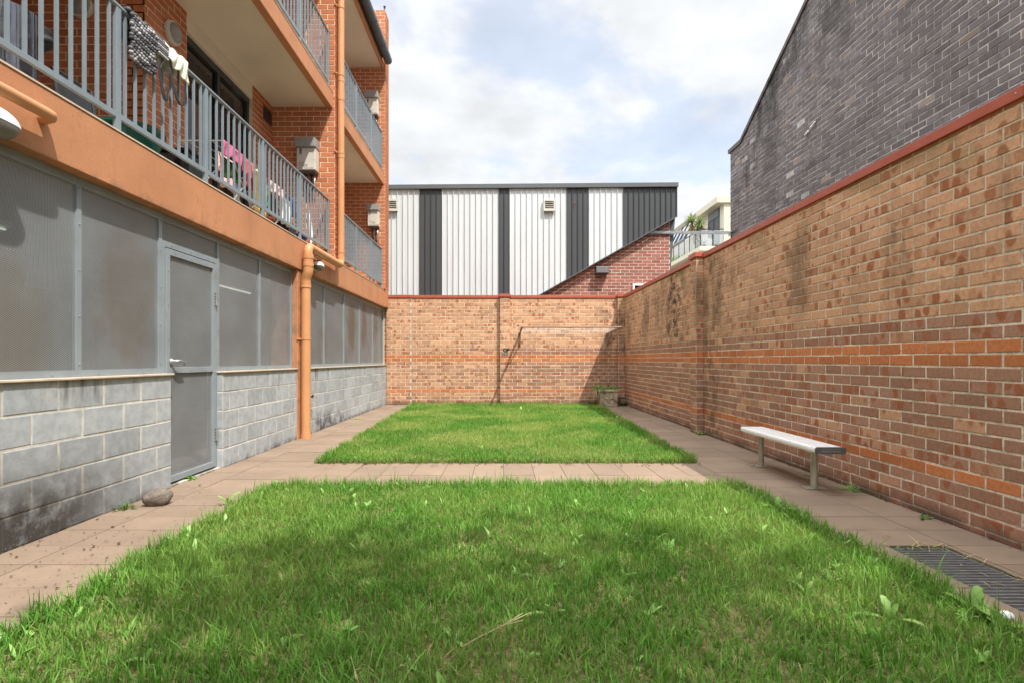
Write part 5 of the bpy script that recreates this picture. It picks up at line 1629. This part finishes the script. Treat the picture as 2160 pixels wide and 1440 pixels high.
# ------------------------------------------------------------------ tree behind the viewer that shades the near lawn
TR = empty('tree', (4.3, -2.9, 0), 'leafy tree standing behind the viewer that shades the near lawn', 'tree')
m = MB(); m.tube([(4.3, -2.9, -.1), (4.3, -2.85, 3), (4.2, -2.7, 6), (4.1, -2.6, 8.5), (4.0, -2.5, 10.5)], [.2, .17, .13, .09, .03], 10)
for i in range(9):
    a = U(0, 6.28); z = U(5.5, 8.5); m.tube([(4.2, -2.7, z), (4.2 + math.cos(a) * 1.0, -2.7 + math.sin(a) * 1.0, z + .9), (4.2 + math.cos(a) * 1.9, -2.7 + math.sin(a) * 1.9, z + 1.5)], [.06, .04, .015], 7)
m.build('trunk', M['bark'], TR, smooth=True)
def tree_crown():
    n = 2800
    ctr = rng.normal(0, 1, (70, 3)); ctr /= np.linalg.norm(ctr, axis=1)[:, None]; ctr *= (rng.random((70, 1)) ** .4)
    ctr = ctr * np.array([2.6, 1.75, 1.9]) + np.array([4.0, -2.75, 8.7])
    idx = rng.integers(0, 70, n)
    p = ctr[idx] + rng.normal(0, .30, (n, 3))
    lim = 3.0 - .5 * p[:, 2] + .28 * (p[:, 2] - 8)
    p = p[(p[:, 1] < -.95 + .0 * lim)]
    n = len(p)
    d = rng.normal(0, 1, (n, 3)); d /= np.linalg.norm(d, axis=1)[:, None]
    e = rng.normal(0, 1, (n, 3)); e -= (e * d).sum(1)[:, None] * d; e /= np.linalg.norm(e, axis=1)[:, None]
    L_ = (.11 + .09 * rng.random((n, 1)))
    v = np.stack([p - d * L_, p - e * L_ * .42, p + d * L_, p + e * L_ * .42], 1).reshape(-1, 3)
    mb = MB(); mb.v = [tuple(x) for x in v]; mb.f = [[4 * i, 4 * i + 1, 4 * i + 2, 4 * i + 3] for i in range(n)]
    mb.mi = [0] * n; mb.at = [(0, 0, 0, 1)] * n; mb.uv = [(0, 0)] * (4 * n)
    return mb.build('crown', M['tree'], TR)
tree_crown()

# ------------------------------------------------------------------ grass: real blades
def lawn(name, label, y0, y1, xl, xr, dens, hmean, wmean, seg, fade=None):
    area = (y1 - y0) * ((xr(0.5) - xl(0.5)))
    n = int(area * dens)
    s = rng.random(n); t = rng.random(n)
    if fade: t = t ** fade
    y = y0 + (y1 - y0) * t
    a = xl(t); b = xr(t)
    wob = .022 * (np.sin(y * 9.1) + np.sin(y * 23.7 + 1.3) + .7 * np.sin(y * 47.0))
    a = a - wob; b = b + .022 * (np.sin(y * 11.3 + 2) + np.sin(y * 27.1) + .7 * np.sin(y * 51.0 + 1))
    x = a + (b - a) * s
    # tufty: jitter towards clump centres, patchy height
    def patch(x, y, f, ph):
        return (np.sin(x * f + ph) * np.cos(y * f * 1.13 + ph * 2.1) + np.sin((x + y) * f * .61 + ph * 3.7) * .7 + np.sin((x - y * .8) * f * 1.9 + ph) * .45)
    pt = patch(x, y, 3.3, 1.2) * .5 + patch(x, y, 8.7, .4) * .45
    h = hmean * (1 + .18 * pt) * np.clip(rng.normal(1, .30, n), .35, 2.1)
    h *= np.where(rng.random(n) < .025, 1.55, 1.0)
    y = y + np.where((y1 - y < .35) & (y1 < 6), .02 * (np.sin(x * 13.0) + np.sin(x * 31.0)), 0)
    y = y - np.where((y - y0 < .35) & (y0 > 5), .018 * (np.sin(x * 12.0) + np.sin(x * 29.0)), 0)
    edge = np.minimum(np.minimum(x - a, b - x), np.minimum(y - y0, y1 - y))
    h *= np.where(edge < .12, 1.22, 1.0)
    az = rng.random(n) * 2 * np.pi
    lean = np.abs(rng.normal(.42, .30, n))
    # blades at the edge flop outwards over the paving
    bare = np.clip(patch(x, y, 5.1, 2.9) * .9 - .95, 0, 1)
    dry = (rng.random(n) < (.09 + .13 * np.clip(patch(x, y, 2.2, 2.9) * .6 + .1, 0, 1) + .25 * bare)).astype(float)
    h = h * (1 - .25 * bare)
    h = np.where(dry > 0, h * .62, h); lean = np.where(dry > 0, lean + .5, lean)
    dry *= rng.random(n) * .6 + .4
    w = wmean * (.55 + .9 * rng.random(n))
    fa = az + rng.normal(np.pi / 2, .5, n)
    dirx, diry = np.cos(az), np.sin(az)
    sx_, sy_ = np.cos(fa), np.sin(fa)
    nv = 2 * seg + 1
    V = np.zeros((n, nv, 3)); A = np.zeros((n, nv, 4)); A[..., 3] = 1
    rr_ = np.clip(rng.random(n) * .8 + .12 * pt + .1, 0, 1)
    for k in range(seg + 1):
        q = k / seg
        hx = lean * q ** 1.8 * h
        hz_ = h * (q - .32 * np.clip(lean, 0, 1.3) * q * q)
        cxx = x + dirx * hx; cyy = y + diry * hx; czz = -.005 + hz_
        ww = w * .5 * (1 - q) ** .55 * (.75 + .5 * min(1, q * 3))
        if k < seg:
            V[:, 2 * k] = np.stack([cxx - sx_ * ww, cyy - sy_ * ww, czz], 1)
            V[:, 2 * k + 1] = np.stack([cxx + sx_ * ww, cyy + sy_ * ww, czz], 1)
            for j in (2 * k, 2 * k + 1): A[:, j, 0] = rr_; A[:, j, 1] = q; A[:, j, 2] = dry
        else:
            V[:, nv - 1] = np.stack([cxx, cyy, czz], 1); A[:, nv - 1, 0] = rr_; A[:, nv - 1, 1] = 1; A[:, nv - 1, 2] = dry
    loops = []; starts = []; tot = 0
    base = np.arange(n)[:, None] * nv
    lp = []
    pat = []
    for k in range(seg - 1): pat += [2 * k, 2 * k + 1, 2 * k + 3, 2 * k + 2]
    pat += [2 * seg - 2, 2 * seg - 1, 2 * seg]
    pat = np.array(pat)
    L_ = (base + pat[None, :]).ravel()
    st1 = np.array([4 * k for k in range(seg)]); per = len(pat)
    ST = (np.arange(n)[:, None] * per + st1[None, :]).ravel()
    TT = np.tile(np.array([4] * (seg - 1) + [3]), n)
    me = bpy.data.meshes.new(name)
    me.vertices.add(n * nv); me.vertices.foreach_set('co', V.ravel().astype(np.float32))
    me.loops.add(len(L_)); me.loops.foreach_set('vertex_index', L_.astype(np.int32))
    me.polygons.add(len(ST)); me.polygons.foreach_set('loop_start', ST.astype(np.int32))
    try: me.polygons.foreach_set('loop_total', TT.astype(np.int32))
    except Exception: pass
    at = me.attributes.new('gc', 'FLOAT_COLOR', 'POINT'); at.data.foreach_set('color', A.ravel().astype(np.float32))
    me.materials.append(M['grass'])
    me.update(calc_edges=True); me.validate()
    me.polygons.foreach_set('use_smooth', [True] * len(me.polygons))
    o = bpy.data.objects.new(name, me); COL.objects.link(o)
    return tag(o, label, 'grass', kind='stuff')
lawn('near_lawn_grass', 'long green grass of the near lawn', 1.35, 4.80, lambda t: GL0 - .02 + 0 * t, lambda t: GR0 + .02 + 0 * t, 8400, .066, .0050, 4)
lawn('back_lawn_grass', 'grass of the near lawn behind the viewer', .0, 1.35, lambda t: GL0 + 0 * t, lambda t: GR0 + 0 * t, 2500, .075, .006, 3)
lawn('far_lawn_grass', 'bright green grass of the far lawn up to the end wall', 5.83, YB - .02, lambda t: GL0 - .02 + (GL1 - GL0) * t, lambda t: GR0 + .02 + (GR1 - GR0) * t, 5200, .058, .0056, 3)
